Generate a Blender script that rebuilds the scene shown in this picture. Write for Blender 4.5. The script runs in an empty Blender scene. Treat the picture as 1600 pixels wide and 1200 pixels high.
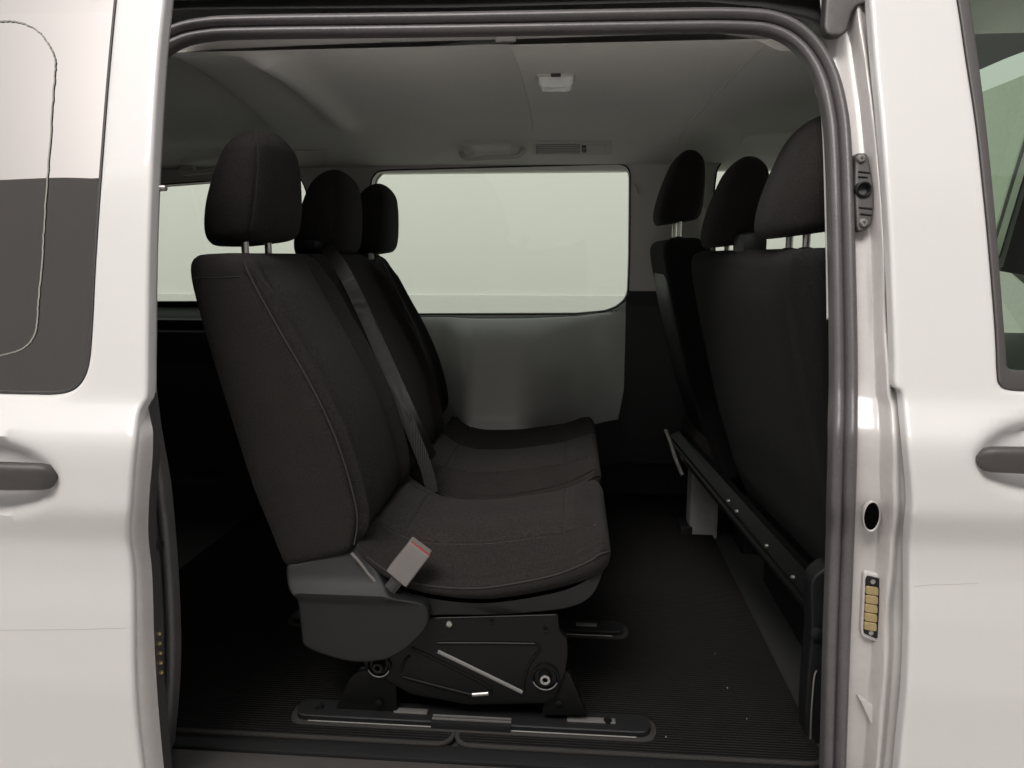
import bpy, bmesh, math, random
import numpy as np
from mathutils import Vector, Matrix, geometry
random.seed(4); rng = np.random.default_rng(4)
R = math.radians
D = bpy.data
COL = bpy.context.scene.collection
sc = bpy.context.scene

# ------------------------------------------------------------------ camera
F = 1156.0; PITCH = 9.8; YAW = 4.7; CAM = np.array([0.0, -1.22, 1.52])
cam = D.objects.new('camera', D.cameras.new('camera')); COL.objects.link(cam)
cam.location = CAM; cam.rotation_euler = (R(90 - PITCH), 0, R(YAW))
cam.data.sensor_width = 36; cam.data.lens = 36 * F / 1600
cam.data.clip_start = 0.05; cam.data.clip_end = 2000
sc.camera = cam
# ------------------------------------------------------------------ light
SUN_EL, SUN_AZ = 52, 200
w = D.worlds.new('World'); sc.world = w; w.use_nodes = True
wn = w.node_tree; bg = wn.nodes['Background']
sky = wn.nodes.new('ShaderNodeTexSky'); sky.sky_type = 'NISHITA'; sky.sun_disc = False
sky.sun_elevation = R(SUN_EL); sky.sun_rotation = R(SUN_AZ); sky.dust_density = 6; sky.air_density = 1.0; sky.ozone_density = 1.0
hs = wn.nodes.new('ShaderNodeHueSaturation'); hs.inputs['Saturation'].default_value = 0.12
wn.links.new(sky.outputs[0], hs.inputs['Color'])
tn = wn.nodes.new('ShaderNodeMix'); tn.data_type = 'RGBA'; tn.blend_type = 'MULTIPLY'; tn.inputs[0].default_value = 1
tn.inputs[7].default_value = (1.0, .969, .948, 1)
wn.links.new(hs.outputs[0], tn.inputs[6]); wn.links.new(tn.outputs[2], bg.inputs[0])
bg.inputs[1].default_value = 0.12
sl = D.lights.new('sun', 'SUN'); sl.energy = 1.0; sl.angle = R(30); sl.color = (1, .96, .92)
so = D.objects.new('sun', sl); COL.objects.link(so)
so.rotation_euler = (R(90 - SUN_EL), 0, R(180 - SUN_AZ))
sc.view_settings.view_transform = 'Standard'; sc.view_settings.look = 'None'
sc.view_settings.exposure = 0.85; sc.view_settings.gamma = 1

# ------------------------------------------------------------------ pixel -> world ray, used to take measures off the photograph
_p, _y = R(PITCH), R(YAW)
FW = np.array([-math.sin(_y) * math.cos(_p), math.cos(_y) * math.cos(_p), -math.sin(_p)])
RT = np.array([math.cos(_y), math.sin(_y), 0]); UP = np.cross(RT, FW)
def ray(x, y): return FW + RT * (x - 800) / F + UP * (600 - y) / F
def P(x, y, Y):
    d = ray(x, y); return CAM + d * (Y - CAM[1]) / d[1]
def PX(x, y, X):
    d = ray(x, y); return CAM + d * (X - CAM[0]) / d[0]
def PZ(x, y, Z):
    d = ray(x, y); return CAM + d * (Z - CAM[2]) / d[2]
def hit(x, y, yfn, off=0):                       # ray against a surface Y = yfn(z)
    Y = 0.1
    for _ in range(25):
        p = P(x, y, Y); Y = float(yfn(p[2])) + off
    return P(x, y, Y)

# ------------------------------------------------------------------ materials
def mat(name, col, rough=.5, metal=0, coat=0, bump=0, bscale=200, var=0, vscale=6, sheen=0, spec=.5, weave=0, ribs=0, stretch=None, coatr=.05, grain=0):
    m = D.materials.new(name); m.use_nodes = True; nt = m.node_tree; b = nt.nodes['Principled BSDF']
    b.inputs['Base Color'].default_value = (*col, 1); b.inputs['Roughness'].default_value = rough
    b.inputs['Metallic'].default_value = metal; b.inputs['Coat Weight'].default_value = coat
    b.inputs['Coat Roughness'].default_value = coatr; b.inputs['Sheen Weight'].default_value = sheen
    b.inputs['Specular IOR Level'].default_value = spec
    tc = nt.nodes.new('ShaderNodeTexCoord')
    src = tc.outputs['Object']
    if stretch:
        mp = nt.nodes.new('ShaderNodeMapping'); mp.inputs['Scale'].default_value = stretch
        nt.links.new(src, mp.inputs[0]); src = mp.outputs[0]
    hgt = None
    if bump or var:
        n = nt.nodes.new('ShaderNodeTexNoise'); n.inputs['Scale'].default_value = bscale; n.inputs['Detail'].default_value = 4
        nt.links.new(src, n.inputs['Vector']); hgt = n.outputs[0]
    if weave or ribs:
        outs = []
        for ax in (('X', 'Y', 'Z') if weave else ('Y',)):
            wv = nt.nodes.new('ShaderNodeTexWave'); wv.bands_direction = ax; wv.inputs['Scale'].default_value = weave or ribs
            wv.inputs['Distortion'].default_value = .6; wv.inputs['Detail'].default_value = 1; wv.inputs['Detail Scale'].default_value = 3
            nt.links.new(src, wv.inputs['Vector']); outs.append(wv.outputs['Fac'])
        if hgt: outs.append(hgt)
        acc = outs[0]
        for o in outs[1:]:
            a = nt.nodes.new('ShaderNodeMath'); a.operation = 'ADD'; nt.links.new(acc, a.inputs[0]); nt.links.new(o, a.inputs[1]); acc = a.outputs[0]
        hgt = acc
    if bump and hgt:
        bp = nt.nodes.new('ShaderNodeBump'); bp.inputs['Strength'].default_value = bump; bp.inputs['Distance'].default_value = .002
        nt.links.new(hgt, bp.inputs['Height']); nt.links.new(bp.outputs[0], b.inputs['Normal'])
    if var:
        n2 = nt.nodes.new('ShaderNodeTexNoise'); n2.inputs['Scale'].default_value = vscale; n2.inputs['Detail'].default_value = 6
        nt.links.new(src, n2.inputs['Vector'])
        mx = nt.nodes.new('ShaderNodeMath'); mx.operation = 'MULTIPLY_ADD'; mx.inputs[1].default_value = 1.3 * var; mx.inputs[2].default_value = 1 - .65 * var
        nt.links.new(n2.outputs[0], mx.inputs[0])
        k_ = (grain or var); mean = .5 + (.5 if ribs else 0)
        cr = nt.nodes.new('ShaderNodeMath'); cr.operation = 'MULTIPLY_ADD'; cr.inputs[1].default_value = (1.1 if ribs else 2.6) * k_
        sub_ = nt.nodes.new('ShaderNodeMath'); sub_.operation = 'SUBTRACT'; sub_.inputs[1].default_value = mean
        nt.links.new(hgt, sub_.inputs[0]); nt.links.new(sub_.outputs[0], cr.inputs[0]); nt.links.new(mx.outputs[0], cr.inputs[2])
        mxx = nt.nodes.new('ShaderNodeMath'); mxx.operation = 'MAXIMUM'; mxx.inputs[1].default_value = .12; nt.links.new(cr.outputs[0], mxx.inputs[0]); cr = mxx
        cm = nt.nodes.new('ShaderNodeVectorMath'); cm.operation = 'SCALE'; cm.inputs[0].default_value = col
        nt.links.new(cr.outputs[0], cm.inputs['Scale']); nt.links.new(cm.outputs[0], b.inputs['Base Color'])
    return m
def glass(name, tint, ior, rough=0.0, refl=(1, 1, 1), base=0.0):
    m = D.materials.new(name); m.use_nodes = True; nt = m.node_tree; nt.nodes.remove(nt.nodes['Principled BSDF'])
    o = nt.nodes['Material Output']; t = nt.nodes.new('ShaderNodeBsdfTransparent'); g = nt.nodes.new('ShaderNodeBsdfGlossy')
    t.inputs[0].default_value = (*tint, 1); g.inputs[0].default_value = (*refl, 1); g.inputs['Roughness'].default_value = rough
    f = nt.nodes.new('ShaderNodeFresnel'); f.inputs[0].default_value = ior
    a = nt.nodes.new('ShaderNodeMath'); a.operation = 'MAXIMUM'; a.inputs[1].default_value = base
    n = nt.nodes.new('ShaderNodeTexNoise'); n.inputs['Scale'].default_value = 1.6
    tc = nt.nodes.new('ShaderNodeTexCoord'); nt.links.new(tc.outputs['Object'], n.inputs['Vector'])
    bp = nt.nodes.new('ShaderNodeBump'); bp.inputs['Strength'].default_value = .06; bp.inputs['Distance'].default_value = .02
    nt.links.new(n.outputs[0], bp.inputs['Height']); nt.links.new(bp.outputs[0], g.inputs['Normal'])
    x = nt.nodes.new('ShaderNodeMixShader'); nt.links.new(f.outputs[0], a.inputs[0]); nt.links.new(a.outputs[0], x.inputs[0])
    nt.links.new(t.outputs[0], x.inputs[1]); nt.links.new(g.outputs[0], x.inputs[2]); nt.links.new(x.outputs[0], o.inputs[0])
    return m
M = dict(
    paint=mat('white_paint', (.575, .562, .553), .47, coat=.5, bump=.02, bscale=500, var=.02, vscale=3),
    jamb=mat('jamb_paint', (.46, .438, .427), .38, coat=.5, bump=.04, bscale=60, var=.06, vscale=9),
    rubber=mat('rubber', (.085, .079, .080), .36, bump=.25, bscale=350, var=.25, vscale=25),
    rubberd=mat('rubber_dark', (.02, .02, .02), .55, bump=.2, bscale=300, var=.2),
    plastic=mat('black_plastic', (.009, .009, .0095), .5, spec=.3, bump=.3, bscale=900, var=.1),
    plasticg=mat('charcoal_plastic', (.0100, .0102, .0106), .5, spec=.3, bump=.3, bscale=900, var=.1),
    handle=mat('handle_plastic', (.05, .045, .043), .45, bump=.25, bscale=900, var=.1),
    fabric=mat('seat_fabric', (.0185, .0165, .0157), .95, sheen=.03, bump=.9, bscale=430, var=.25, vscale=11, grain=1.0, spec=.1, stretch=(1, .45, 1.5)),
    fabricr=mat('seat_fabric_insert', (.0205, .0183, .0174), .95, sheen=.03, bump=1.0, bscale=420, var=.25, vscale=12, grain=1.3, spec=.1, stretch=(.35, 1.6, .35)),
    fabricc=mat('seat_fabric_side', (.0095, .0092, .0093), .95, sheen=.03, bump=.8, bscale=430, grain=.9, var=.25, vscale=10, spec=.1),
    liner=mat('headliner', (.80, .782, .745), .95, bump=.5, bscale=450, var=.05, vscale=4, spec=.1),
    trim=mat('grey_trim', (.66, .635, .60), .7, bump=.2, bscale=600, var=.05),
    ledge=mat('ledge_trim', (.52, .53, .505), .34, bump=.1, bscale=300, var=.06),
    dark=mat('dark_trim', (.028, .03, .031), .6, bump=.3, bscale=500, var=.12),
    carpet=mat('carpet', (.0125, .0117, .0115), .98, bump=1.0, bscale=500, ribs=40, var=.28, grain=.75, vscale=22, spec=.04),
    binding=mat('binding', (.028, .026, .024), .9, bump=.8, bscale=400, var=.2, spec=.2),
    steel=mat('black_steel', (.005, .005, .005), .30, spec=.16, bump=.05, bscale=200, var=.1),
    chrome=mat('chrome', (.80, .78, .74), .36, 1, bump=.05, bscale=300),
    alloy=mat('bare_metal', (.40, .385, .36), .38, .8, bump=.1, bscale=400, var=.1),
    gold=mat('brass', (.42, .33, .17), .45, .6, bump=.3, bscale=400, var=.3, vscale=60),
    void=mat('opening_dark', (.002, .002, .002), 1, spec=0),
    bar=mat('pale_steel', (.20, .193, .183), .35, .5),  # pale steel for rail strips and for highlights painted on the ribs
    foot=mat('shaded_sill_paint', (.30, .29, .28), .5, bump=.1, bscale=60, var=.1),  # white sill paint toned down, its shade put into the colour
    red=mat('red_button', (.28, .035, .03), .4),
    belt=mat('belt_webbing', (.040, .038, .037), .5, bump=.6, bscale=400, ribs=120, var=.1),
    lens=mat('lamp_lens', (.85, .87, .83), .25, bump=.6, bscale=120, var=.05),
    buckle=mat('buckle_grey', (.15, .138, .131), .45, bump=.2, bscale=500, var=.08),
    piping=mat('piping', (.030, .0275, .0265), .85, bump=.3, bscale=500, spec=.3),
    thread=mat('thread', (.075, .068, .063), .9),
    ceram=mat('adhesive', (.26, .26, .23), .8, bump=.6, bscale=300, var=.2),
    concrete=mat('concrete', (.56, .54, .52), .9, bump=.3, bscale=30, var=.12, vscale=1.5),
    dark_ground=mat('dark_ground', (.235, .232, .225), .9, bump=.3, bscale=30, var=.12, vscale=1.5),
    plaster=mat('plaster', (.37, .367, .36), .9, bump=.2, bscale=20, var=.03, vscale=.4),
    facade=mat('facade', (.60, .59, .575), .9, bump=.2, bscale=20, var=.05, vscale=.3),
    winm=mat('facade_window', (.05, .06, .07), .1),
    tint=glass('tinted_glass', (.835, .925, .815), 1.35),
    privacy=glass('privacy_glass', (.03, .032, .03), 1.9, base=.32, refl=(.80, .76, .74)),
    front=glass('door_glass', (.58, .72, .56), 1.40),
)

# ------------------------------------------------------------------ object helpers
def link(o, parent=None): COL.objects.link(o); o.parent = parent; return o
def mesh(name, V, Fs, m, parent=None, smooth=True, angle=40):
    me = D.meshes.new(name); me.from_pydata([tuple(map(float, v)) for v in V], [], [tuple(map(int, f)) for f in Fs]); me.update()
    bm = bmesh.new(); bm.from_mesh(me); bmesh.ops.remove_doubles(bm, verts=bm.verts, dist=1e-6)
    bmesh.ops.recalc_face_normals(bm, faces=bm.faces); bm.to_mesh(me); bm.free()
    me.materials.append(M[m])
    if smooth:
        me.polygons.foreach_set('use_smooth', [True] * len(me.polygons)); me.set_sharp_from_angle(angle=R(angle))
    return link(D.objects.new(name, me), parent)
def thing(name, label, cat, loc=(0, 0, 0), group=None):
    o = D.objects.new(name, None); o.empty_display_size = .1; COL.objects.link(o); o.location = loc
    o['label'] = label; o['category'] = cat
    if group: o['group'] = group
    return o
class MB:
    def __init__(s): s.V = []; s.F = []
    def add(s, V, Fs): n = len(s.V); s.V += [tuple(v) for v in V]; s.F += [tuple(i + n for i in f) for f in Fs]; return s
    def obj(s, name, m, parent=None, **k): return mesh(name, s.V, s.F, m, parent, **k)
def cr(pts, n=8, closed=False):                      # Catmull-Rom through points
    p = [np.array(q, float) for q in pts]; out = []; N = len(p)
    for i in range(N if closed else N - 1):
        a, b, c, d = (p[(i - 1) % N], p[i], p[(i + 1) % N], p[(i + 2) % N]) if closed else (p[max(i - 1, 0)], p[i], p[i + 1], p[min(i + 2, N - 1)])
        for k in range(n):
            t = k / n; out.append(.5 * (2 * b + (c - a) * t + (2 * a - 5 * b + 4 * c - d) * t * t + (3 * b - a - 3 * c + d) * t ** 3))
    if not closed: out.append(p[-1])
    return out
def resamp(pts, n):
    p = np.array(pts, float); L = np.r_[0, np.cumsum(np.linalg.norm(np.diff(p, axis=0), axis=1))]
    t = np.linspace(0, L[-1], n); return np.stack([np.interp(t, L, p[:, k]) for k in range(p.shape[1])], 1)
def fillet(pts, r, n=5):
    out = []; N = len(pts)
    for i in range(N):
        a, b, c = (np.array(pts[(i + k) % N], float) for k in (-1, 0, 1))
        u = a - b; v = c - b; lu, lv = np.linalg.norm(u), np.linalg.norm(v); rr = min(r if not hasattr(r, '__len__') else r[i], lu * .45, lv * .45)
        if rr < 1e-5: out.append(b); continue
        s, e = b + u / lu * rr, b + v / lv * rr
        for k in range(n + 1):
            t = k / n; out.append((1 - t) ** 2 * s + 2 * t * (1 - t) * b + t * t * e)
    return out
def inpoly(pts, poly):
    x, z = pts[:, 0], pts[:, 1]; c = np.zeros(len(pts), bool); q = np.array(poly); j = len(q) - 1
    for i in range(len(q)):
        xi, zi = q[i]; xj, zj = q[j]
        if zi != zj:
            m = ((zi > z) != (zj > z)) & (x < (xj - xi) * (z - zi) / (zj - zi) + xi); c ^= m
        j = i
    return c
def dist(pts, poly):
    q = np.array(poly); a = q; b = np.roll(q, -1, 0); best = np.full(len(pts), 1e9)
    for i in range(len(q)):
        d = b[i] - a[i]; L = d @ d
        if L < 1e-14: continue
        t = np.clip(((pts - a[i]) @ d) / L, 0, 1); best = np.minimum(best, np.linalg.norm(pts - a[i] - t[:, None] * d, axis=1))
    return best
def inset(poly, d):
    q = np.array(poly, float); t = np.roll(q, -1, 0) - np.roll(q, 1, 0); t /= np.linalg.norm(t, axis=1)[:, None] + 1e-9
    n = np.stack([-t[:, 1], t[:, 0]], 1); A = .5 * np.sum(q[:, 0] * np.roll(q[:, 1], -1) - np.roll(q[:, 0], -1) * q[:, 1])
    return list(map(tuple, q + n * d * (1 if A > 0 else -1)))
def sheet(outline, holes, step=.015, rr=(), keep=None, extra=None):   # triangulated plane region with holes
    sub = max(.007, step * .6)
    def fine(q):
        q = [np.array(a, float) for a in q]; out = []
        for i in range(len(q)):
            a, b = q[i], q[(i + 1) % len(q)]; l = np.linalg.norm(b - a)
            if l < 4e-4: continue
            k = max(1, int(round(l / sub))) if rr else max(1, int(round(l / max(.02, step * 2))))
            out += [a + (b - a) * j / k for j in range(k)]
        return np.array(out)
    polys = [fine(outline)] + [fine(h) for h in holes]
    V = []; E = []
    for pi, q in enumerate(polys):
        for d in (0,) + tuple(rr):
            g_ = q if d == 0 else np.array(inset(q, d if pi == 0 else -d))
            if d:
                ok_ = inpoly(g_, polys[0]) if pi == 0 else ~inpoly(g_, q)
                ok_ &= dist(g_, q) > d * .9
                n = len(V); V += list(map(tuple, g_)); E += [(n + i, n + (i + 1) % len(q)) for i in range(len(q)) if ok_[i] and ok_[(i + 1) % len(q)]]
                bad = [i for i in range(len(q)) if not ok_[i]]
                for i in bad: V[n + i] = tuple(q[i])
            else:
                n = len(V); V += list(map(tuple, g_)); E += [(n + i, n + (i + 1) % len(q)) for i in range(len(q))]
    lo = polys[0].min(0); hi = polys[0].max(0)
    gx, gz = np.meshgrid(np.arange(lo[0] + step / 2, hi[0], step), np.arange(lo[1] + step / 2, hi[1], step))
    gx = gx + (np.arange(gx.shape[0]) % 2)[:, None] * step * .5
    g = np.stack([gx.ravel(), gz.ravel()], 1)
    cand = [g]; mind = [max(rr) * 1.3 if rr else step * .4] * len(g)
    c = np.concatenate(cand); mind = np.array(mind)
    ok = inpoly(c, polys[0])
    for h in polys[1:]: ok &= ~inpoly(c, h)
    c = c[ok]; mind = mind[ok]
    dd = np.min([dist(c, q) for q in polys], axis=0); c = c[dd > mind]
    if extra is not None: c = np.concatenate([c, extra])
    V += list(map(tuple, c))
    r = geometry.delaunay_2d_cdt([Vector(v) for v in V], E, [], 0, 1e-6)
    P2 = np.array([tuple(v) for v in r[0]]); T = [tuple(f) for f in r[2]]
    cen = np.array([P2[list(f)].mean(0) for f in T]); ok = inpoly(cen, polys[0])
    for h in polys[1:]: ok &= ~inpoly(cen, h)
    if keep is not None: ok &= keep(cen)
    return P2, [t for t, k in zip(T, ok) if k], polys
def panel(name, outline, holes, yfn, m, parent, thick=.02, rnd=.006, step=.015, keep=None, backface=False):
    """a pressed panel: region of the XZ plane lifted to Y = yfn(x, z), edges rolled back"""
    rr = (rnd * .1, rnd * .32, rnd * .65, rnd) if rnd else ()
    P2, T, polys = sheet(outline, holes, step, rr, keep)
    d = np.min([dist(P2, q) for q in polys], axis=0)
    Y = yfn(P2[:, 0], P2[:, 1])
    if rnd:
        k = np.clip(1 - d / rnd, 0, 1); Y = Y + rnd * (1 - np.sqrt(np.maximum(0, 1 - k * k)))
    V = [(a, y, b) for (a, b), y in zip(P2, Y)]; Fs = list(T)
    ec = {}
    for t in T:
        for i in range(len(t)):
            e = (t[i], t[(i + 1) % len(t)]); kx = tuple(sorted(e)); ec.setdefault(kx, []).append(e)
    n0 = len(V); idx = {}
    for kx, es in ec.items():
        if len(es) == 1:
            for v in kx:
                if v not in idx: idx[v] = len(V); V.append((V[v][0], V[v][1] + thick, V[v][2]))
            a, b = es[0]; Fs.append((b, a, idx[a], idx[b]))
    if backface:
        off = len(V); V += [(v[0], v[1] + thick, v[2]) for v in V[:len(P2)]]; Fs += [tuple(i + off for i in reversed(t)) for t in T]
    return mesh(name, V, Fs, m, parent, angle=50)
def plate(name, pts, Y, thick, m, parent, rnd=.002, holes=(), yfn=None, fr=0, step=.03, raw=False, so=None):
    q = pts if raw else [P(x, y, Y)[[0, 2]] for x, y in pts] if so is None else [sx(x, y, so) for x, y in pts]
    if so is not None: yfn = lambda x, z: skin(z) + so
    hs = [h if raw else [P(x, y, Y)[[0, 2]] for x, y in h] for h in holes]
    if fr: q = fillet(q, fr)
    return panel(name, q, hs, yfn or (lambda x, z: np.full(len(x), Y)), m, parent, thick, rnd, step, backface=True)
def frames(path, up=(0, 1, 0)):
    p = np.array(path, float); t = np.gradient(p, axis=0); t /= np.linalg.norm(t, axis=1)[:, None] + 1e-12
    up = np.array(up, float); u = up - (t @ up)[:, None] * t; u /= np.linalg.norm(u, axis=1)[:, None] + 1e-12
    return p, t, u, np.cross(t, u)
def sweep(path, prof, up=(0, 1, 0), closed=True, caps=True, scale=None):   # prof: (side, up) pairs
    p, t, u, s = frames(path, up); V = []; Fs = []; n = len(prof)
    for i in range(len(p)):
        k = 1 if scale is None else scale[i]
        for a, b in prof: V.append(p[i] + s[i] * a * k + u[i] * b * k)
    for i in range(len(p) - 1):
        for j in range(n if closed else n - 1):
            a = i * n + j; b = i * n + (j + 1) % n; Fs.append((a, b, b + n, a + n))
    if caps and closed: Fs += [tuple(range(n)), tuple(range((len(p) - 1) * n, len(p) * n))]
    return V, Fs
def circ(r, n=12, ry=None): return [(r * math.cos(2 * math.pi * i / n), (ry or r) * math.sin(2 * math.pi * i / n)) for i in range(n)]
def tube(name, path, r, m, parent, n=12, up=(0, 1, 0), ry=None, scale=None):
    return MB().add(*sweep(path, circ(r, n, ry), up, scale=scale)).obj(name, m, parent)
def lathe(prof, c, axis='Y', n=28, s=1):             # prof: (r, depth along axis)
    V = []; Fs = []
    for r, h in prof:
        for i in range(n):
            a = 2 * math.pi * i / n; ca, sa = r * math.cos(a), r * math.sin(a)
            V.append({'Y': (c[0] + ca, c[1] + h * s, c[2] + sa), 'X': (c[0] + h * s, c[1] + ca, c[2] + sa), 'Z': (c[0] + ca, c[1] + sa, c[2] + h * s)}[axis])
    for k in range(len(prof) - 1):
        for i in range(n): j = (i + 1) % n; Fs.append((k * n + i, k * n + j, (k + 1) * n + j, (k + 1) * n + i))
    Fs += [tuple(range(n)), tuple(range((len(prof) - 1) * n, len(prof) * n))]
    return V, Fs
def box(x0, x1, y0, y1, z0, z1, b=.003):
    bm = bmesh.new(); bmesh.ops.create_cube(bm, size=1)
    for v in bm.verts: v.co = Vector(((x0 + x1) / 2 + v.co.x * (x1 - x0), (y0 + y1) / 2 + v.co.y * (y1 - y0), (z0 + z1) / 2 + v.co.z * (z1 - z0)))
    if b: bmesh.ops.bevel(bm, geom=bm.edges[:], offset=b, segments=2, affect='EDGES', profile=.6)
    bm.verts.ensure_lookup_table(); V = [tuple(v.co) for v in bm.verts]; Fs = [[v.index for v in f.verts] for f in bm.faces]; bm.free(); return V, Fs
def ruled(name, A, B, m, parent, n=60, k=6, prof=None, thick=0):   # surface between two 3-D curves; prof(u) -> offset in Y
    A, B = resamp(A, n), resamp(B, n); V = []; Fs = []
    for i in range(n):
        for j in range(k + 1):
            u = j / k; q = A[i] * (1 - u) + B[i] * u
            if prof: q = q + np.array([0, prof(u, i / (n - 1)), 0])
            V.append(q)
    K = k + 1
    for i in range(n - 1):
        for j in range(k): a = i * K + j; Fs.append((a, a + 1, a + 1 + K, a + K))
    if thick:
        off = len(V); V += [v + np.array([0, thick, 0]) for v in V]; Fs += [tuple(q + off for q in f) for f in Fs]
        ring = list(range(K)) + [i * K + k for i in range(1, n)] + [(n - 1) * K + j for j in range(k - 1, -1, -1)] + [i * K for i in range(n - 2, 0, -1)]
        for i in range(len(ring)): a, b = ring[i], ring[(i + 1) % len(ring)]; Fs.append((a, b, b + off, a + off))
    return mesh(name, V, Fs, m, parent)

# ------------------------------------------------------------------ body profile (near side): Y of the outer skin by height
_z = np.linspace(.2, 2.3, 2101)
_k = [(.2, .06), (.45, .0), (.62, -.018), (.80, -.034), (.93, -.034), (1.0, -.030), (1.06, -.033), (1.108, -.051), (1.118, -.056), (1.20, -.052), (1.235, -.046), (1.288, -.006), (1.31, .002), (1.6, .098), (2.0, .245), (2.3, .40)]
_b = np.interp(_z, [a for a, _ in _k], [b for _, b in _k]); _g = np.exp(-.5 * (np.arange(-30, 31) / 9.) ** 2); _g /= _g.sum()
_b = np.convolve(np.pad(_b, 30, 'edge'), _g, 'valid')
def skin(z): return np.interp(z, _z, _b)
def sx(x, y, off=0): p = hit(x, y, skin, off); return (p[0], p[2])
def px3(x, y, off=0): return hit(x, y, skin, off)

van = thing('van', 'white passenger van seen through its open side door, grey headliner and dark floor inside', 'van')
L = -.10                                             # the sliding door stands this far outside the body

def recess(x, z, cx, cz, ax, az, dep):
    r = np.sqrt(((x - cx) / ax) ** 2 + ((z - cz) / az) ** 2); t = np.clip((1.08 - r) / .5, 0, 1)
    return dep * t * t * (3 - 2 * t)
# ------------------------------------------------------------------ sliding door (left)
edge = cr([(262, -45), (257, 0), (247, 100), (238, 250), (232, 400), (230, 540), (229, 615), (222, 633), (214, 652), (209, 700), (203, 780), (200, 840), (206, 890), (208, 960), (209, 1050), (214, 1130), (222, 1200), (232, 1290)], 5)
edge = [sx(a, b, L) for a, b in edge]
Lo = edge + [(-1.75, edge[-1][1]), (-1.75, edge[0][1])]
wl = cr([(183, -25), (180, 0), (168, 130), (155, 300), (147, 420), (143, 500), (138, 562), (129, 592), (112, 610), (85, 617), (40, 617), (0, 616)], 5)
wl = [sx(a, b, L) for a, b in wl]
wh = fillet([wl[0], (-1.60, wl[0][1]), (-1.64, wl[-1][1])], .06) [6:12] if False else [(-1.60, wl[-1][1]), (-1.66, wl[-1][1] + .06), (-1.66, wl[0][1] - .05), (-1.61, wl[0][1])]
Lh = wl + wh
hc = sx(-48, 746, L); hc2 = sx(88, 746, L)
yL = lambda x, z: skin(z) + L + recess(x, z, hc[0], hc[1], hc2[0] - hc[0], .066, .034)
sd = panel('sliding_door', Lo, [Lh], yL, 'paint', van, thick=.018, rnd=.007, step=.013)
inner = [(a, b) for a, b in np.array(Lh)]
def inset(poly, d):
    q = np.array(poly, float); t = np.roll(q, -1, 0) - np.roll(q, 1, 0); t /= np.linalg.norm(t, axis=1)[:, None] + 1e-9
    n = np.stack([-t[:, 1], t[:, 0]], 1); A = .5 * np.sum(q[:, 0] * np.roll(q[:, 1], -1) - np.roll(q[:, 0], -1) * q[:, 1])
    return list(map(tuple, q + n * d * (1 if A > 0 else -1)))
Lg = inset(Lh, .0055)
panel('window_seal', inset(Lh, .0008), [Lg], lambda x, z: skin(z) + L + .0035, 'rubberd', sd, thick=.01, rnd=.001, step=.05)
panel('window_glass', inset(Lh, .005), [], lambda x, z: skin(z) + L + .006, 'privacy', sd, thick=.004, rnd=0, step=.04)
# adhesive line printed behind the glass
al = cr([(-40, 32), (0, 33), (30, 35), (58, 48), (76, 70), (86, 95), (84, 135), (78, 220), (70, 330), (66, 400), (60, 470), (56, 515), (44, 538), (22, 550), (0, 555), (-40, 556)], 10)
al = [px3(a + random.uniform(-.7, .7), b + random.uniform(-.7, .7), L + .0045) for a, b in al]
MB().add(*sweep(al, [(-.0012, -.0003), (.0012, -.0003), (.0012, .0004), (-.0012, .0004)])).obj('adhesive_line', 'ceram', sd)
# folded edge of the door and its inner return
e2 = cr([(229, 622), (236, 660), (239, 675), (238, 720), (233, 780), (232, 840), (238, 900), (241, 1000), (247, 1100), (256, 1200), (266, 1290)], 6)
e1 = cr([(229, 622), (222, 633), (214, 652), (209, 700), (203, 780), (200, 840), (206, 890), (208, 960), (209, 1050), (214, 1130), (222, 1200), (232, 1290)], 6)
ruled('door_flange', [px3(a, b, L + .010) for a, b in e1], [px3(a, b, L + .038) for a, b in e2], 'jamb', sd, 90, 10, prof=lambda u, v: -.010 * math.sin(math.pi * u))
ruled('door_end', [px3(a, b, L + .038) for a, b in e2], [px3(a, b, L + .038) + np.array([-.012, .045, 0]) for a, b in e2], 'rubber', sd, 90, 4)
e0 = [px3(a, b, L + .016) for a, b in cr([(262, -45), (257, 0), (247, 100), (238, 250), (232, 400), (230, 540), (229, 622)], 5)]
ruled('door_return', e0, [p + np.array([-.012, .05, 0]) for p in e0], 'jamb', sd, 40, 2)
def door_handle(par, x0, y0, x1, y1, off, flip):      # px of tip and of a far point, bar along X
    a = px3(x0, y0, off); b = np.array([a[0] + (x1), a[1], a[2] + .004])
    pth = [a + (b - a) * t + np.array([0, -.008 * math.sin(math.pi * min(1, t * 1.0)), 0]) for t in np.linspace(0, 1, 26)]
    sca = [min(1, math.sqrt(max(0, 1 - (1 - min(1, t / .07)) ** 2)) * (.93 + .25 * t)) if t < .93 else min(1, math.sqrt(max(0, (1 - t) / .07))) for t in np.linspace(0, 1, 26)]
    sca[0] = .25; sca[-1] = .25
    pr = [(math.copysign(abs(math.cos(q)) ** .6, math.cos(q)) * y1, math.copysign(abs(math.sin(q)) ** .7, math.sin(q)) * .013) for q in np.linspace(0, 2 * math.pi, 24, endpoint=False)]
    return MB().add(*sweep(pth, pr, scale=sca)).obj('door_handle', 'handle', par)
door_handle(sd, 88, 745, -.27, .0225, L - .002, 1)
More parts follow.
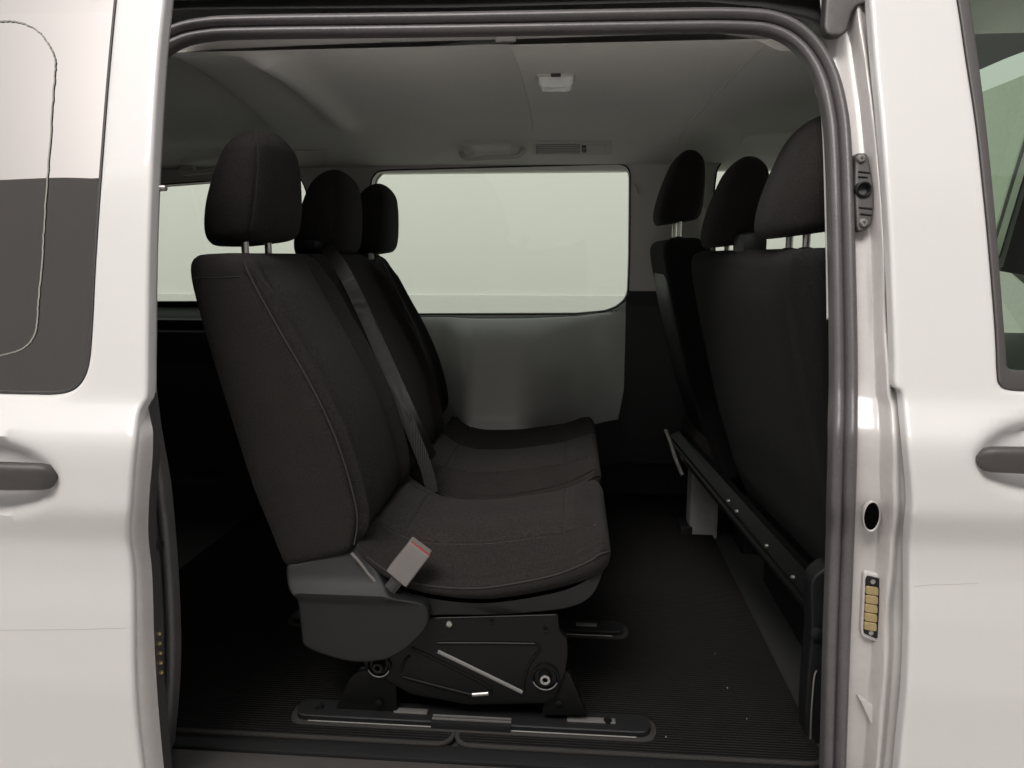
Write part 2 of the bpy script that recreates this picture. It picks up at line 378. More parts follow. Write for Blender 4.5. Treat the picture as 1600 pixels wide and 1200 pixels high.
# guide pin on the edge, rubber buffer and contact pins
g = px3(237, 294, L + .03); MB().add(*lathe([(.006, -.014), (.013, 0), (.012, .006), (.0085, .010), (.0055, .014), (.005, .026), (.001, .028)], g, 'X')).obj('guide_pin', 'alloy', sd)
g = px3(233, 851, L + .08); MB().add(*lathe([(.004, 0), (.004, .012), (.008, .014), (.0095, .018), (.008, .022), (.001, .023)], g, 'X')).obj('buffer_pin', 'plasticg', sd)
e23 = np.array([px3(a, b, L + .038) for a, b in e2])[::-1]
for i in range(5):
    zz = px3(245, 989 + i * 15.1, L + .06)[2]; g = np.array([np.interp(zz, e23[:, 2], e23[:, 0]) - .005, np.interp(zz, e23[:, 2], e23[:, 1]) + .020, zz])
    MB().add(*lathe([(.0035, -.006), (.0035, .004), (.001, .006)], g, 'X', 10)).obj('contact_pin', 'gold', sd)

# ------------------------------------------------------------------ front door (right)
edge = cr([(1354, -40), (1360, 0), (1368, 100), (1378, 200), (1388, 330), (1394, 450), (1398, 560), (1399, 602), (1410, 615), (1414, 650), (1419, 700), (1426, 780), (1424, 812), (1421, 850), (1421, 950), (1420, 1010), (1417, 1080), (1411, 1140), (1405, 1200), (1398, 1290)], 5)
edge = [sx(a, b) for a, b in edge]
Ro = edge + [(1.60, edge[-1][1]), (1.60, 1.30), (1.22, edge[0][1])]
wl = cr([(1490, -25), (1497, 0), (1512, 100), (1527, 200), (1541, 330), (1550, 430), (1557, 520), (1560, 585), (1564, 602), (1578, 610), (1620, 612), (1700, 613)], 5)
wl = [sx(a, b) for a, b in wl]
Rh = wl + [(1.48, wl[-1][1]), (1.44, wl[-1][1] + .06), (1.14, wl[0][1] - .02), (1.10, wl[0][1])]
rc = sx(1652, 719); rc2 = sx(1524, 717)
yR = lambda x, z: skin(z) + recess(x, z, rc[0], rc[1], rc[0] - rc2[0], .058, .034)
fd = panel('front_door', Ro, [Rh], yR, 'paint', van, thick=.018, rnd=.007, step=.013)
wi = cr([(1510, -15), (1516, 0), (1531, 100), (1543, 200), (1556, 330), (1564, 430), (1571, 520), (1574, 560), (1576, 574), (1590, 579), (1640, 580), (1700, 581)], 5)
wi = [sx(a, b) for a, b in wi]
Ri = wi + [(1.45, wi[-1][1]), (1.42, wi[-1][1] + .05), (1.13, wi[0][1] - .02), (1.09, wi[0][1])]
panel('window_frame', inset(Rh, .0005), [Ri], lambda x, z: skin(z) + .001, 'handle', fd, thick=.012, rnd=.003, step=.05)
panel('window_glass', inset(Ri, -.003), [], lambda x, z: skin(z) + .010, 'front', fd, thick=.004, rnd=0, step=.05)
door_handle(fd, 1526, 717, .26, .021, -.002, 1)

# ------------------------------------------------------------------ aperture: jamb, seal, trim
jl = cr([(1292, -60), (1296, 20), (1312, 100), (1322, 170), (1330, 260), (1336, 400), (1340, 600), (1337, 800), (1331, 1000), (1324, 1200), (1319, 1300)], 8)
jr = cr([(1352, -60), (1358, 0), (1366, 100), (1376, 200), (1387, 330), (1393, 450), (1398, 602), (1409, 630), (1417, 700), (1424, 790), (1420, 850), (1420, 1000), (1412, 1130), (1403, 1210), (1396, 1300)], 8)
def jprof(u, v):
    s = lambda a, b: (lambda t: t * t * (3 - 2 * t))(min(1, max(0, (u - a) / (b - a))))
    rid = .50 + .06 * math.sin(v * 5)
    d = .004 * math.sin(v * 9)
    y = -.030 * s(rid - .07, rid + .03) + .012 * s(rid + .05, rid + .2) + .012 * s(.9, 1)
    if v > .62: y += .008 * math.exp(-((v - .72) / .03) ** 2) * s(.3, .6)
    y += .010 * math.exp(-((v - .40) / .04) ** 2) * s(.35, .6) * s(1, .6) if v < .5 else 0
    return y + d * s(.1, .4)
A3 = [px3(a - 13, b, .066) for a, b in jl]; B3 = [px3(a - 0, b, .050) + np.array([.012, 0, 0]) for a, b in jr]
pil = ruled('door_pillar', A3, B3, 'jamb', van, 160, 60, prof=jprof)
# stamped wedge low on the pillar, added and tilted to catch a highlight
panel('pillar_emboss', fillet([sx(1342, 1090, .05), sx(1377, 1111, .05), sx(1364, 1138, .05)], .003), [], lambda x, z: skin(z) + .052 - .10 * np.clip(sx(1345, 1092, .05)[1] - z, 0, .05) * .4, 'jamb', pil, thick=.02, rnd=.002, step=.01)
for c_, p_, o_ in (([(1426, 917), (1450, 914), (1492, 913), (1530, 911)], fd, 0), ([(196, 982), (170, 982), (120, 984), (60, 984), (0, 985)], sd, L)):
    tube('scratch', [px3(a, b, o_ - .0001) for a, b in c_], .0002, 'alloy', p_, 6)
# latch bracket
lb = [(1337, 244), (1341, 239), (1354, 239), (1358, 246), (1366, 290), (1366, 325), (1362, 352), (1353, 360), (1342, 363), (1339, 355), (1337, 320), (1336, 285)]
br = plate('latch_bracket', lb, .075, .02, 'handle', pil, rnd=.004, so=.040, fr=.004, step=.008)
for (a, b) in ((1345, 248), (1349, 348)):
    MB().add(*lathe([(.0075, .004), (.0075, -.002), (.005, -.005), (.0025, -.005), (.0022, -.0015)], px3(a, b, .038), 'Y', 18)).obj('screw', 'alloy', br)
MB().add(*lathe([(.0135, .005), (.0135, -.006), (.0115, -.008), (.0095, -.006), (.0085, .002), (.0065, .002), (.0065, .018)], px3(1348, 296, .038), 'Y', 30)).obj('locating_bush', 'plasticg', br)
for (a, b, c, d) in ((1341, 268, 1360, 270), (1342, 324, 1363, 326), (1341, 276, 1356, 277), (1344, 334, 1362, 336)):
    tube('rib', [px3(a, b, .039), px3(c, d, .039)], .0014, 'plasticg', br, 8)
# round hole with lip; a black disc paints the shade inside
h = px3(1361, 806, .050)
def oval(prof, c, kz=1.95):
    V, Fs = lathe(prof, (0, 0, 0), 'Y', 40); return [(c[0] + a, c[1] + b, c[2] + z * kz) for a, b, z in V], Fs
MB().add(*oval([(.0142, .004), (.0140, -.0035), (.0130, -.0045), (.0122, -.003), (.0118, .001)], h)).obj('hole_rim', 'jamb', pil)
MB().add(*oval([(.0121, -.0025), (.0115, -.0028), (.001, -.0028)], h)).obj('hole_shade', 'void', pil)
# contact plate
cp = [(1356, 900), (1377, 905), (1379, 912), (1375, 994), (1370, 999), (1350, 990), (1350, 980), (1353, 905)]
y0 = .052
bez = plate('contact_bezel', [(1352, 893), (1382, 899), (1384, 910), (1380, 1000), (1372, 1005), (1347, 996), (1345, 985), (1349, 900)], .03, .02, 'jamb', pil, rnd=.004, so=y0, fr=.006)
con = plate('contact_plate', cp, .03, .02, 'plastic', pil, rnd=.002, so=y0 - .003, fr=.003)
for i in range(5):
    q = [(1354 - i * .7, 916 + i * 13.9), (1373 - i * .7, 919 + i * 13.9), (1373 - i * .7, 931.5 + i * 13.9), (1353 - i * .7, 928.5 + i * 13.9)]
    plate('contact_pad', q, .03, .006, 'gold', con, rnd=.0012, so=y0 - .006, fr=.0035, step=.006)
for (a, b) in ((1364, 909), (1361, 989)): MB().add(*lathe([(.004, .003), (.004, -.001), (.001, -.0022)], px3(a, b, y0 - .004), 'Y', 14)).obj('screw', 'alloy', con)
# weather seal running round the aperture
sp = [(1300, 1330), (1304, 1200), (1310, 1000), (1317, 800), (1321, 600), (1318, 400), (1313, 240), (1306, 170), (1290, 112), (1260, 66), (1215, 38), (1150, 30), (1000, 31), (700, 36), (400, 40), (320, 44), (272, 56), (238, 82), (215, 140), (206, 230), (205, 330), (208, 450), (214, 560), (224, 660), (241, 760), (251, 860), (257, 960), (258, 1050), (251, 1150), (244, 1230), (238, 1330)]
sp = resamp(cr(sp, 14), 420)
sp3 = [px3(a, b, .050) for a, b in sp]
prof = []
for s_ in np.linspace(-.0205, .0205, 37):
    yv = -.013 * max(0, math.cos((s_ + .0095) / .0105 * math.pi / 2)) ** .6 if s_ < .001 else -.009 * max(0, math.cos((s_ - .011) / .0095 * math.pi / 2)) ** .6
    prof.append((s_, yv if abs(s_) < .0205 else 0))
prof += [(.0205, .02), (-.0205, .02)]
MB().add(*sweep(sp3, prof)).obj('door_seal', 'rubber', van)
# light edge trim inside the seal
up_ = cr([(236, 70), (262, 58), (310, 52), (400, 50), (700, 46), (1000, 40), (1150, 40), (1200, 46), (1236, 56), (1262, 80), (1280, 120), (1286, 170), (1289, 240), (1292, 400), (1293, 500)], 8)
lo_ = cr([(226, 92), (258, 84), (310, 78), (400, 73), (700, 60), (800, 61), (1000, 53), (1120, 52), (1180, 62), (1225, 80), (1252, 84), (1281, 135), (1290, 185), (1294, 240), (1297, 400), (1298, 500)], 8)
# vertical strip has its inner edge at left: build in two runs
upA = [px3(a, b, .090) for a, b in cr([(236, 70), (262, 58), (310, 52), (400, 50), (700, 46), (1000, 38), (1150, 38), (1205, 46), (1245, 66), (1272, 98), (1288, 140)], 8)]
loA = [px3(a, b, .104) for a, b in cr([(224, 94), (256, 85), (310, 79), (400, 74), (600, 66), (790, 61), (1000, 54), (1120, 52), (1180, 62), (1215, 78), (1250, 84), (1268, 120), (1276, 150)], 8)]
ruled('aperture_trim', upA, loA, 'trim', van, 120, 6, prof=lambda u, v: -.004 * math.sin(math.pi * u), thick=.003)
vt = [px3(a, b, .078) for a, b in cr([(1281, 130), (1287, 170), (1291, 230), (1294, 330), (1296, 420), (1297, 498)], 8)]
MB().add(*sweep(vt, [(x_ * .0052, y_ * .010) for x_, y_ in circ(1, 12)])).obj('aperture_trim', 'trim', van)
for a in (612, 790): 
    q = px3(a, 62, .10); MB().add(*box(q[0] - .02, q[0] + .02, q[1] - .004, q[1] + .01, q[2] - .004, q[2] + .006, .003)).obj('trim_clip', 'trim', van)
# dark door track over the aperture + bracket
tr = [px3(a, b, .06) for a, b in [(190, 22), (300, 14), (700, 12), (1100, 2), (1200, 12), (1262, 34), (1300, 60)]]
tu = [px3(a, b, .10) + np.array([0, 0, .0]) for a, b in [(190, -60), (300, -60), (700, -60), (1100, -60), (1200, -60), (1262, -60), (1310, -60)]]
ruled('door_track', tr, tu, 'rubberd', van, 60, 6, prof=lambda u, v: .03 * math.sin(math.pi * u))
tube('track_lip', [px3(a, b, .03) for a, b in cr([(200, -4), (500, -8), (1000, -14), (1180, -16), (1296, -20)], 10)], .008, 'plasticg', van, 10)
bq = [(1292, -50), (1288, 42), (1292, 52), (1300, 56), (1316, 55), (1324, 48), (1332, 18), (1340, 8), (1362, 2), (1366, -50)]
plate('track_bracket', bq, .2, .02, 'handle', van, rnd=.005, so=.022, fr=.006, step=.02)

# ------------------------------------------------------------------ headliner
HY = [(.20, 1.914), (.26, 1.919), (.31, 1.926), (.42, 1.943), (.6, 1.953), (.8, 1.955), (1.05, 1.95), (1.25, 1.935), (1.42, 1.905), (1.56, 1.868), (1.68, 1.838), (1.76, 1.83)]
hy_ = np.linspace(0, 2, 801); hz_ = np.interp(hy_, [a for a, _ in HY], [b for _, b in HY]); g2 = np.exp(-.5 * (np.arange(-40, 41) / 12.) ** 2); g2 /= g2.sum()
hz_ = np.convolve(np.pad(hz_, 40, 'edge'), g2, 'valid')
def sm(x, a, b): t = np.clip((x - a) / (b - a), 0, 1); return t * t * (3 - 2 * t)
STEP = float(PZ(812, 120, 1.95)[0])
def HL(x, y):
    z = np.interp(y, hy_, hz_)
    act = sm(y, .30, .40) * (1 - sm(y, 1.10, 1.36))
    z = z + act * .024 * (sm(x, STEP - .28, STEP - .015) * (1 - sm(x, STEP - .004, STEP + .003)))     # pocket left of the step
    xr = -.60 - .10 * y
    z = z - act * .022 * sm(x, xr - .02, xr - .10) * 0
    z = z - act * .030 * np.exp(-((x - xr + .02) / .04) ** 2)                                        # rib
    xr2 = xr - .20 - .05 * y
    z = z + (sm(xr2 - x, 0, .05)) * .034 * sm(y, .3, .4) * (1 - sm(y, 1.1, 1.4))
    return z
xs = np.unique(np.r_[np.linspace(-2.42, .95, 180), np.linspace(STEP - .02, STEP + .02, 18)]); ys = np.linspace(.305, 1.72, 110)
X_, Y_ = np.meshgrid(xs, ys, indexing='ij'); Z_ = HL(X_, Y_)
V = np.stack([X_.ravel(), Y_.ravel(), Z_.ravel()], 1); ny = len(ys)
Fs = [(i * ny + j, i * ny + j + 1, (i + 1) * ny + j + 1, (i + 1) * ny + j) for i in range(len(xs) - 1) for j in range(ny - 1)]
hl = mesh('headliner', V, Fs, 'liner', van, angle=60)
def onH(x, y, off=0):
    d = ray(x, y); best = None
    for Y in np.linspace(.29, 1.72, 640):
        p = CAM + d * (Y - CAM[1]) / d[1]
        if p[2] >= HL(p[0], p[1]): best = p; break
    best = p if best is None else best
    return best - d / np.linalg.norm(d) * .002 + np.array([0, 0, -off])
tube('headliner_seam', [onH(a, b) for a, b in cr([(1204, 62), (1190, 74), (1160, 104), (1130, 135), (1100, 168), (1075, 192), (1064, 212), (1059, 232), (1057, 248)], 6)], .0034, 'trim', hl, 8)
# dome lamp
c = onH(869, 120)
q = fillet([(-.046, -.030), (.046, -.030), (.042, .028), (.030, .036), (-.030, .036), (-.042, .028)], .012)
V = []; n = len(q)
for (s_, dz) in ((1.06, .004), (1.06, -.004), (1.0, -.006)): V += [(c[0] + a * s_, c[1] + b * s_, c[2] + dz) for a, b in q]
Fs = [(k * n + i, k * n + (i + 1) % n, (k + 1) * n + (i + 1) % n, (k + 1) * n + i) for k in (0, 1) for i in range(n)]
dl = mesh('dome_lamp', V, Fs, 'trim', hl)
V = []
for (s_, dz) in ((.98, -.004), (.95, -.020), (.80, -.029), (.4, -.032)): V += [(c[0] + a * s_, c[1] + b * s_, c[2] + dz) for a, b in q]
Fs = [(k * n + i, k * n + (i + 1) % n, (k + 1) * n + (i + 1) % n, (k + 1) * n + i) for k in (0, 1, 2) for i in range(n)] + [tuple(range(3 * n, 4 * n))]
mesh('lamp_lens', V, Fs, 'lens', hl)
c2 = onH(868, 110); MB().add(*box(c[0] - .012, c[0] + .012, c[1] - .037, c[1] - .0305, c[2] - .008, c[2] + .004, .002)).obj('lamp_switch', 'handle', hl)
# grab handles and vents
def grab(x0, x1, ya, yb, m='trim', k=1):
    a = onH(x0, ya); b = onH(x1, yb); out = np.array([0, -.6, -.5]) * .055
    pts = [a, a + out * .55 + (b - a) * .03, a + out + (b - a) * .13, a + out + (b - a) * .5, a + out + (b - a) * .87, a + out * .55 + (b - a) * .97, b]
    pt = cr(pts, 6); n = len(pt); sc_ = [1.25 - .35 * math.sin(math.pi * i / (n - 1)) for i in range(n)]
    gg = tube('grab_handle', pt, .0115 * k, m, hl, 14, up=(0, .4, -1), ry=.009 * k, scale=sc_)
    for t in (.10, .90):
        q = a + (b - a) * t; MB().add(*box(q[0] - .022, q[0] + .022, q[1] - .012, q[1] + .02, q[2] - .014, q[2] + .014, .005)).obj('handle_mount', m, hl)
    return gg
grab(722, 818, 238, 233); grab(284, 400, 262, 250)
def vent(px0, px1, py0, py1, slats):
    a, b, c, d = onH(px0, py0, -.0), onH(px1, py0 - 1), onH(px1, py1 - 1), onH(px0, py1)
    f = lambda u, v, o=0: (a * (1 - u) * (1 - v) + b * u * (1 - v) + c * u * v + d * (1 - u) * v) + np.array([0, -.5, -.6]) * o
    def quad(name, u0, u1, v0, v1, o0, o1, m):
        V = [f(u0, v0, o0), f(u1, v0, o0), f(u1, v1, o0), f(u0, v1, o0)]; e = .01
        V += [f(u0 + e, v0 + e * 4, o1), f(u1 - e, v0 + e * 4, o1), f(u1 - e, v1 - e * 4, o1), f(u0 + e, v1 - e * 4, o1)]
        return mesh(name, V, [(4, 5, 6, 7), (0, 1, 5, 4), (1, 2, 6, 5), (2, 3, 7, 6), (3, 0, 4, 7)], m, hl, smooth=False)
    quad('vent_panel', 0, 1, 0, 1, -.006, .006, 'trim')
    if slats:
        quad('vent_recess', .05, .60, .16, .86, .0062, .0066, 'handle')
        for i in range(5): quad('vent_slat', .06, .595, .19 + i * .135, .265 + i * .135, .0066, .011, 'trim')
        quad('vent_switch', .62, .68, .25, .75, .006, .012, 'plasticg')
    quad('vent_lens', .70, .93, .14, .86, .006, .0085, 'trim')
vent(832, 956, 221, 242, True); vent(440, 512, 234, 258, False)
# moulded sun-visor bulge far right
vb = [onH(a, b, .004) for a, b in cr([(1160, 226), (1163, 214), (1180, 208), (1215, 205), (1250, 206)], 6)]
tube('headliner_moulding', vb, .002, 'liner', hl, 8)

# ------------------------------------------------------------------ far side of the cabin
def far(z): return 1.755 - .20 * (np.asarray(z) - 1.30) * (np.asarray(z) > 1.30)
def fx(x, y, off=0): p = hit(x, y, far, off); return (p[0], p[2])
wm = [fx(a, b) for a, b in [(583, 480), (581, 300), (583, 280), (592, 269), (606, 267), (780, 262), (965, 257), (978, 260), (984, 270), (983, 400), (981, 458), (975, 470), (962, 480), (945, 486), (900, 490), (620, 491)]]
wr = [fx(a, b) for a, b in [(60, 472), (120, 300), (235, 291), (340, 283), (455, 276), (474, 281), (482, 300), (484, 440), (478, 462), (460, 471)]]
wf = [fx(a, b) for a, b in [(1116, 440), (1114, 300), (1118, 268), (1126, 253), (1140, 248), (1200, 247), (1300, 246), (1420, 300), (1500, 420), (1500, 446), (1130, 448)]]
wm, wr, wf = [fillet(q, .012, 3) for q in (wm, wr, wf)]
ZB = 1.386
FZ = .565
FO = [(-2.40, .50), (1.5, .50), (1.5, 1.90), (-2.40, 1.90)]
def lowery(x, z):                                   # trim bulges into the cabin, shaped for a soft window-light gradient
    t_ = (np.clip(z, .97, 1.302) - .97) / .332; q_ = np.clip(1 - t_, 0, 1) ** (1 / 2.9)
    dep = .26 + .24 * sm(x, -.52, -.34) * (1 - sm(x, -.20, .02)) - .21 * sm(x, -.05, .22)
    sh = dep * q_; k = 1.0
    return far(z) - .02 - sh * k
kz = lambda z: far(z) - .02
uo = [(-2.40, ZB), (1.5, ZB), (1.5, 1.90), (-2.40, 1.90)]
clip = lambda q, lo: [(a, max(b, lo + .002)) for a, b in q]
def cut(q, zlo=None, zhi=None):                     # clip a polygon to a height band (Sutherland-Hodgman)
    for s_, lim in ((1, zlo), (-1, zhi)):
        if lim is None: continue
        out = []
        for i in range(len(q)):
            a, b = q[i - 1], q[i]; ia, ib = (a[1] - lim) * s_ >= 0, (b[1] - lim) * s_ >= 0
            if ia != ib: t = (lim - a[1]) / (b[1] - a[1]); out.append((a[0] + (b[0] - a[0]) * t, lim))
            if ib: out.append(b)
        q = out
    return q
def farpanel(name, z0, z1, yfn, m, par, x0=-2.4, x1=1.5, thick=.03, step=.03):
    P2, T, polys = sheet([(x0, z0), (x1, z0), (x1, z1), (x0, z1)], [cut(q, z0 - .01, z1 + .01) for q in (wm, wr, wf) if cut(q, z0, z1)], step)
    return None
def farwall(name, z0, z1, yfn, m, par, thick, step=.03, x0=-2.4, x1=1.5):
    hs_ = []; out = [(x0, z0), (x1, z0), (x1, z1), (x0, z1)]
    full = [(x0, min(z0, .5)), (x1, min(z0, .5)), (x1, 1.95), (x0, 1.95)]
    ex = np.array([(x, z) for x in np.arange(x0 + .01, x1, .03) for z in (z0 + 1e-4, z1 - 1e-4)])
    holes = [wm, wr, wf]; bad = np.zeros(len(ex), bool)
    for h_ in holes: bad |= inpoly(ex, h_) | (dist(ex, h_) < .003)
    ex = ex[~bad]
    P2, T, polys = sheet([(x0, .45), (x1, .45), (x1, 1.95), (x0, 1.95)], holes, step, extra=ex, keep=lambda c: (c[:, 1] > z0) & (c[:, 1] < z1))
    Y = yfn(P2[:, 0], np.clip(P2[:, 1], z0, z1)); V = [(a, y, min(max(b, z0), z1)) for (a, b), y in zip(P2, Y)]; Fs = list(T); ec = {}
    for t in T:
        for i in range(3): ec.setdefault(tuple(sorted((t[i], t[(i + 1) % 3]))), []).append(1)
    idx = {}
    for kx, es in ec.items():
        if len(es) == 1:
            for v in kx:
                if v not in idx: idx[v] = len(V); V.append((V[v][0], V[v][1] + thick, V[v][2]))
            Fs.append((kx[0], kx[1], idx[kx[1]], idx[kx[0]]))
    return mesh(name, V, Fs, m, par, angle=50)
ledge_ = 0
fw_ = farwall('side_pillar_trim', ZB, 1.93, lambda x, z: kz(z), 'trim', van, .05)
panel('light_catch_ledge', [(-.83, .88), (.185, .88), (.205, 1.0), (.207, 1.384)] + [fx(a, b) for a, b in ((982.5, 458), (976.5, 471), (963, 481.5), (946, 487.5), (900, 491.6), (620, 492.6))] + [(-.83, 1.298)], [], lambda x, z: lowery(x, z), 'ledge', van, thick=.006, rnd=.003, step=.014)  # pale sill added to catch window light as a fading glow
farwall('side_lower_trim', .70, ZB, lambda x, z: lowery(x, z) + .008, 'dark', van, .02, step=.025)
outer = lambda x, z: far(z) + .055
fo = [(-2.45, .42), (1.55, .42), (1.55, 1.20), (1.1, 2.0), (-2.45, 2.0)]
panel('far_body_side', fo, [wm, wr, wf], outer, 'jamb', van, thick=.01, rnd=0, step=.06)
for q, nm in ((wm, 'side_window'), (wr, 'side_window'), (wf, 'side_window')):
    big = inset(q, -.01)
    wo = panel(nm, big, [], lambda x, z: far(z) + .045, 'tint', van, thick=.004, rnd=0, step=.1)
    pth = [np.array([a, float(far(b)) - .022, b]) for a, b in q]; pth.append(pth[0]); pth.append(pth[1])
    tube('window_rubber', pth, .003, 'rubberd', wo, 8)
# far lower well, pillar foot
MB().add(*box(-2.4, 1.5, 1.765, 1.79, .50, .92, 0)).obj('side_sill', 'rubberd', van)
a = P(1080, 752, 1.27); b = P(1122, 822, 1.27)
MB().add(*box(a[0], b[0], 1.27, 1.36, FZ - .02, a[2] + .08, .012)).obj('pillar_foot', 'foot', van)
MB().add(*box(a[0] - .03, a[0] + .012, 1.265, 1.36, FZ - .02, FZ + .03, .008)).obj('foot_bracket', 'plastic', van)
# upper belt-line trims of the rear quarter
a = P(232, 476, 1.60); b = P(330, 500, 1.55)
MB().add(*box(-2.38, -.80, 1.56, 1.72, 1.255, 1.275, .006)).obj('quarter_ledge', 'plasticg', van)
MB().add(*box(-2.38, -.86, 1.52, 1.70, 1.10, 1.235, .02)).obj('quarter_bin', 'dark', van)
# coat hook on pillar
a = P(992, 288, 1.62); tube('coat_hook', cr([a, a + np.array([.002, -.012, -.015]), a + np.array([.006, -.016, -.034]), a + np.array([.016, -.018, -.040]), a + np.array([.022, -.018, -.030])], 5), .0045, 'trim', van, 10)
# belt anchor panel on front far pillar
a = P(1094, 330, 1.60); MB().add(*box(a[0] - .014, a[0] + .014, 1.585, 1.615, a[2] - .09, a[2] + .01, .006)).obj('belt_guide', 'trim', van)

# ------------------------------------------------------------------ floor, sill, roof and ends of the body
MB().add(*box(-2.4, .95, .02, 1.74, FZ - .06, FZ - .012, .002)).obj('floor_panel', 'rubberd', van)
s0 = PZ(700, 1186, FZ - .01)
yy = float(s0[1])
MB().add(*box(-.86, .50, yy - .012, yy + .034, FZ - .07, FZ - .004, .004)).obj('step_sill', 'plasticg', van)
MB().add(*box(-.90, .52, yy - .10, yy - .014, FZ - .12, FZ - .008, .006)).obj('threshold_strip', 'handle', van)
MB().add(*box(-.9, .55, -.03, yy - .03, .36, FZ - .04, .01)).obj('rocker_panel', 'paint', van)
# roof shell
rx = np.linspace(-2.45, 1.15, 8); rp = [(.29, 2.045), (.36, 2.055), (.5, 2.062), (.85, 2.07), (1.2, 2.055), (1.45, 2.03), (1.66, 1.98)]
rp = cr(rp, 5); V = [(x, a, b) for x in rx for a, b in rp]; n = len(rp)
mesh('roof_panel', V, [(i * n + j, i * n + j + 1, (i + 1) * n + j + 1, (i + 1) * n + j) for i in range(7) for j in range(n - 1)], 'paint', van)
MB().add(*box(-2.50, -2.43, .0, 1.78, .40, 2.02, .02)).obj('tailgate', 'paint', van)
MB().add(*box(-2.43, -2.40, .1, 1.72, .55, 1.94, .01)).obj('tailgate_trim', 'dark', van)
# quarter panel behind the sliding door
qo = [(-2.45, .42), (-.87, .42), (-.87, 1.0), (-.87, 1.3), (-.87, 1.6), (-.87, 1.985), (-2.45, 1.985)]
panel('quarter_panel', qo, [], lambda x, z: skin(z), 'paint', van, thick=.01, rnd=0, step=.08)
ql = [(-2.40, .56), (-.86, .56), (-.86, 1.86), (-2.40, 1.86)]
panel('quarter_trim', ql, [], lambda x, z: skin(z) + .09, 'dark', van, thick=.01, rnd=0, step=.1)
# front part: bulkhead dash, windscreen
MB().add(*box(1.15, 1.75, .06, 1.74, .75, 1.24, .08)).obj('dashboard', 'dark', van)
MB().add(*box(.95, 1.9, .06, 1.74, .44, .5, .01)).obj('cab_floor', 'dark', van)
MB().add(*box(1.70, 1.78, .04, 1.76, .42, 1.2, .02)).obj('nose_panel', 'paint', van)
V = [(1.72, .08, 1.22), (1.72, 1.74, 1.22), (1.10, 1.60, 1.96), (1.10, .22, 1.96)]
mesh('windscreen', V, [(0, 1, 2, 3)], 'tint', van)
# steering wheel in front of the driver
t_ = [np.array([1.02 - .07 * math.sin(a) , 1.28 + .185 * math.cos(a), 1.16 + .17 * math.sin(a)]) for a in np.linspace(0, 2 * math.pi, 40)]
tube('steering_wheel', t_, .014, 'plastic', van, 10, up=(1, 0, .3))
# kick trim column at the foot of the front pillar
plate('pillar_kick_trim', [(1262, 1190), (1258, 1120), (1262, 1050), (1268, 990), (1266, 905), (1300, 880), (1300, 1200)], .17, .04, 'plastic', van, rnd=.006, fr=.02)
lc = P(1276, 990, .165); MB().add(*lathe([(.012, .004), (.012, -.004), (.006, -.007)], lc, 'Y', 20)).obj('trim_cap', 'plasticg', van)
tube('kick_trim_edge', [P(a, b, .165) for a, b in cr([(1276, 1048), (1272, 1060), (1268, 1110), (1266, 1160)], 6)], .002, 'alloy', van, 8)

# ------------------------------------------------------------------ floor carpets (two pieces butting under the seat rail)
def carpet(x0, x1, yfront, yback, name, label, cutout=None):
    t = thing(name, label, 'carpet', (0, 0, 0), 'carpets on the van floor')
    ol = fillet([(x0, yfront), (x1, yfront), (x1, yback), (x0, yback)], [.035, .035, .02, .02], 8)
    nV = len(ol); P2, T, _ = sheet(ol, [cutout] if cutout else [], .06)
    V = [(a, b, FZ + .002) for a, b in P2]; mesh('carpet_pile', V, T, 'carpet', t)
    fr = [q for q in ol if q[1] < yfront + .06]
    fr = sorted(fr, key=lambda q: (q[0]))
    pth = [np.array([a, b, FZ - .001]) for a, b in fr]; pth = resamp(pth, 90)
    tube('bound_edge', pth, .0052, 'binding', t, 10, up=(0, 0, 1))
    return t
cyf = float(PZ(700, 1163, FZ)[1]); xs_ = float(PZ(709, 1160, FZ)[0])
xl = float(PZ(285, 1163, FZ)[0]); xrr = float(PZ(1258, 1160, FZ)[0])
carpet(-1.2, xs_ - .004, cyf, 1.70, 'floor_carpet', 'dark ribbed carpet piece left of the split, reaching under the rear seats')
carpet(xs_ + .004, xrr + .02, cyf, 1.70, 'floor_carpet', 'dark ribbed carpet piece right of the split, filling the footwell before the front bench')

lm = MB()
for _ in range(12):
    a, b = rng.uniform(-.7, .42), cyf + .03 + rng.random() ** 2 * .8; q = rng.uniform(.0005, .0010)
    lm.add(*box(a - q, a + q, b - q * .7, b + q * .7, FZ + .002, FZ + .0045, 0))
lo = lm.obj('lint', 'plaster'); lo['kind'] = 'stuff'; lo['label'] = 'tiny pale specks of lint and grit scattered on the dark carpet'; lo['category'] = 'lint'
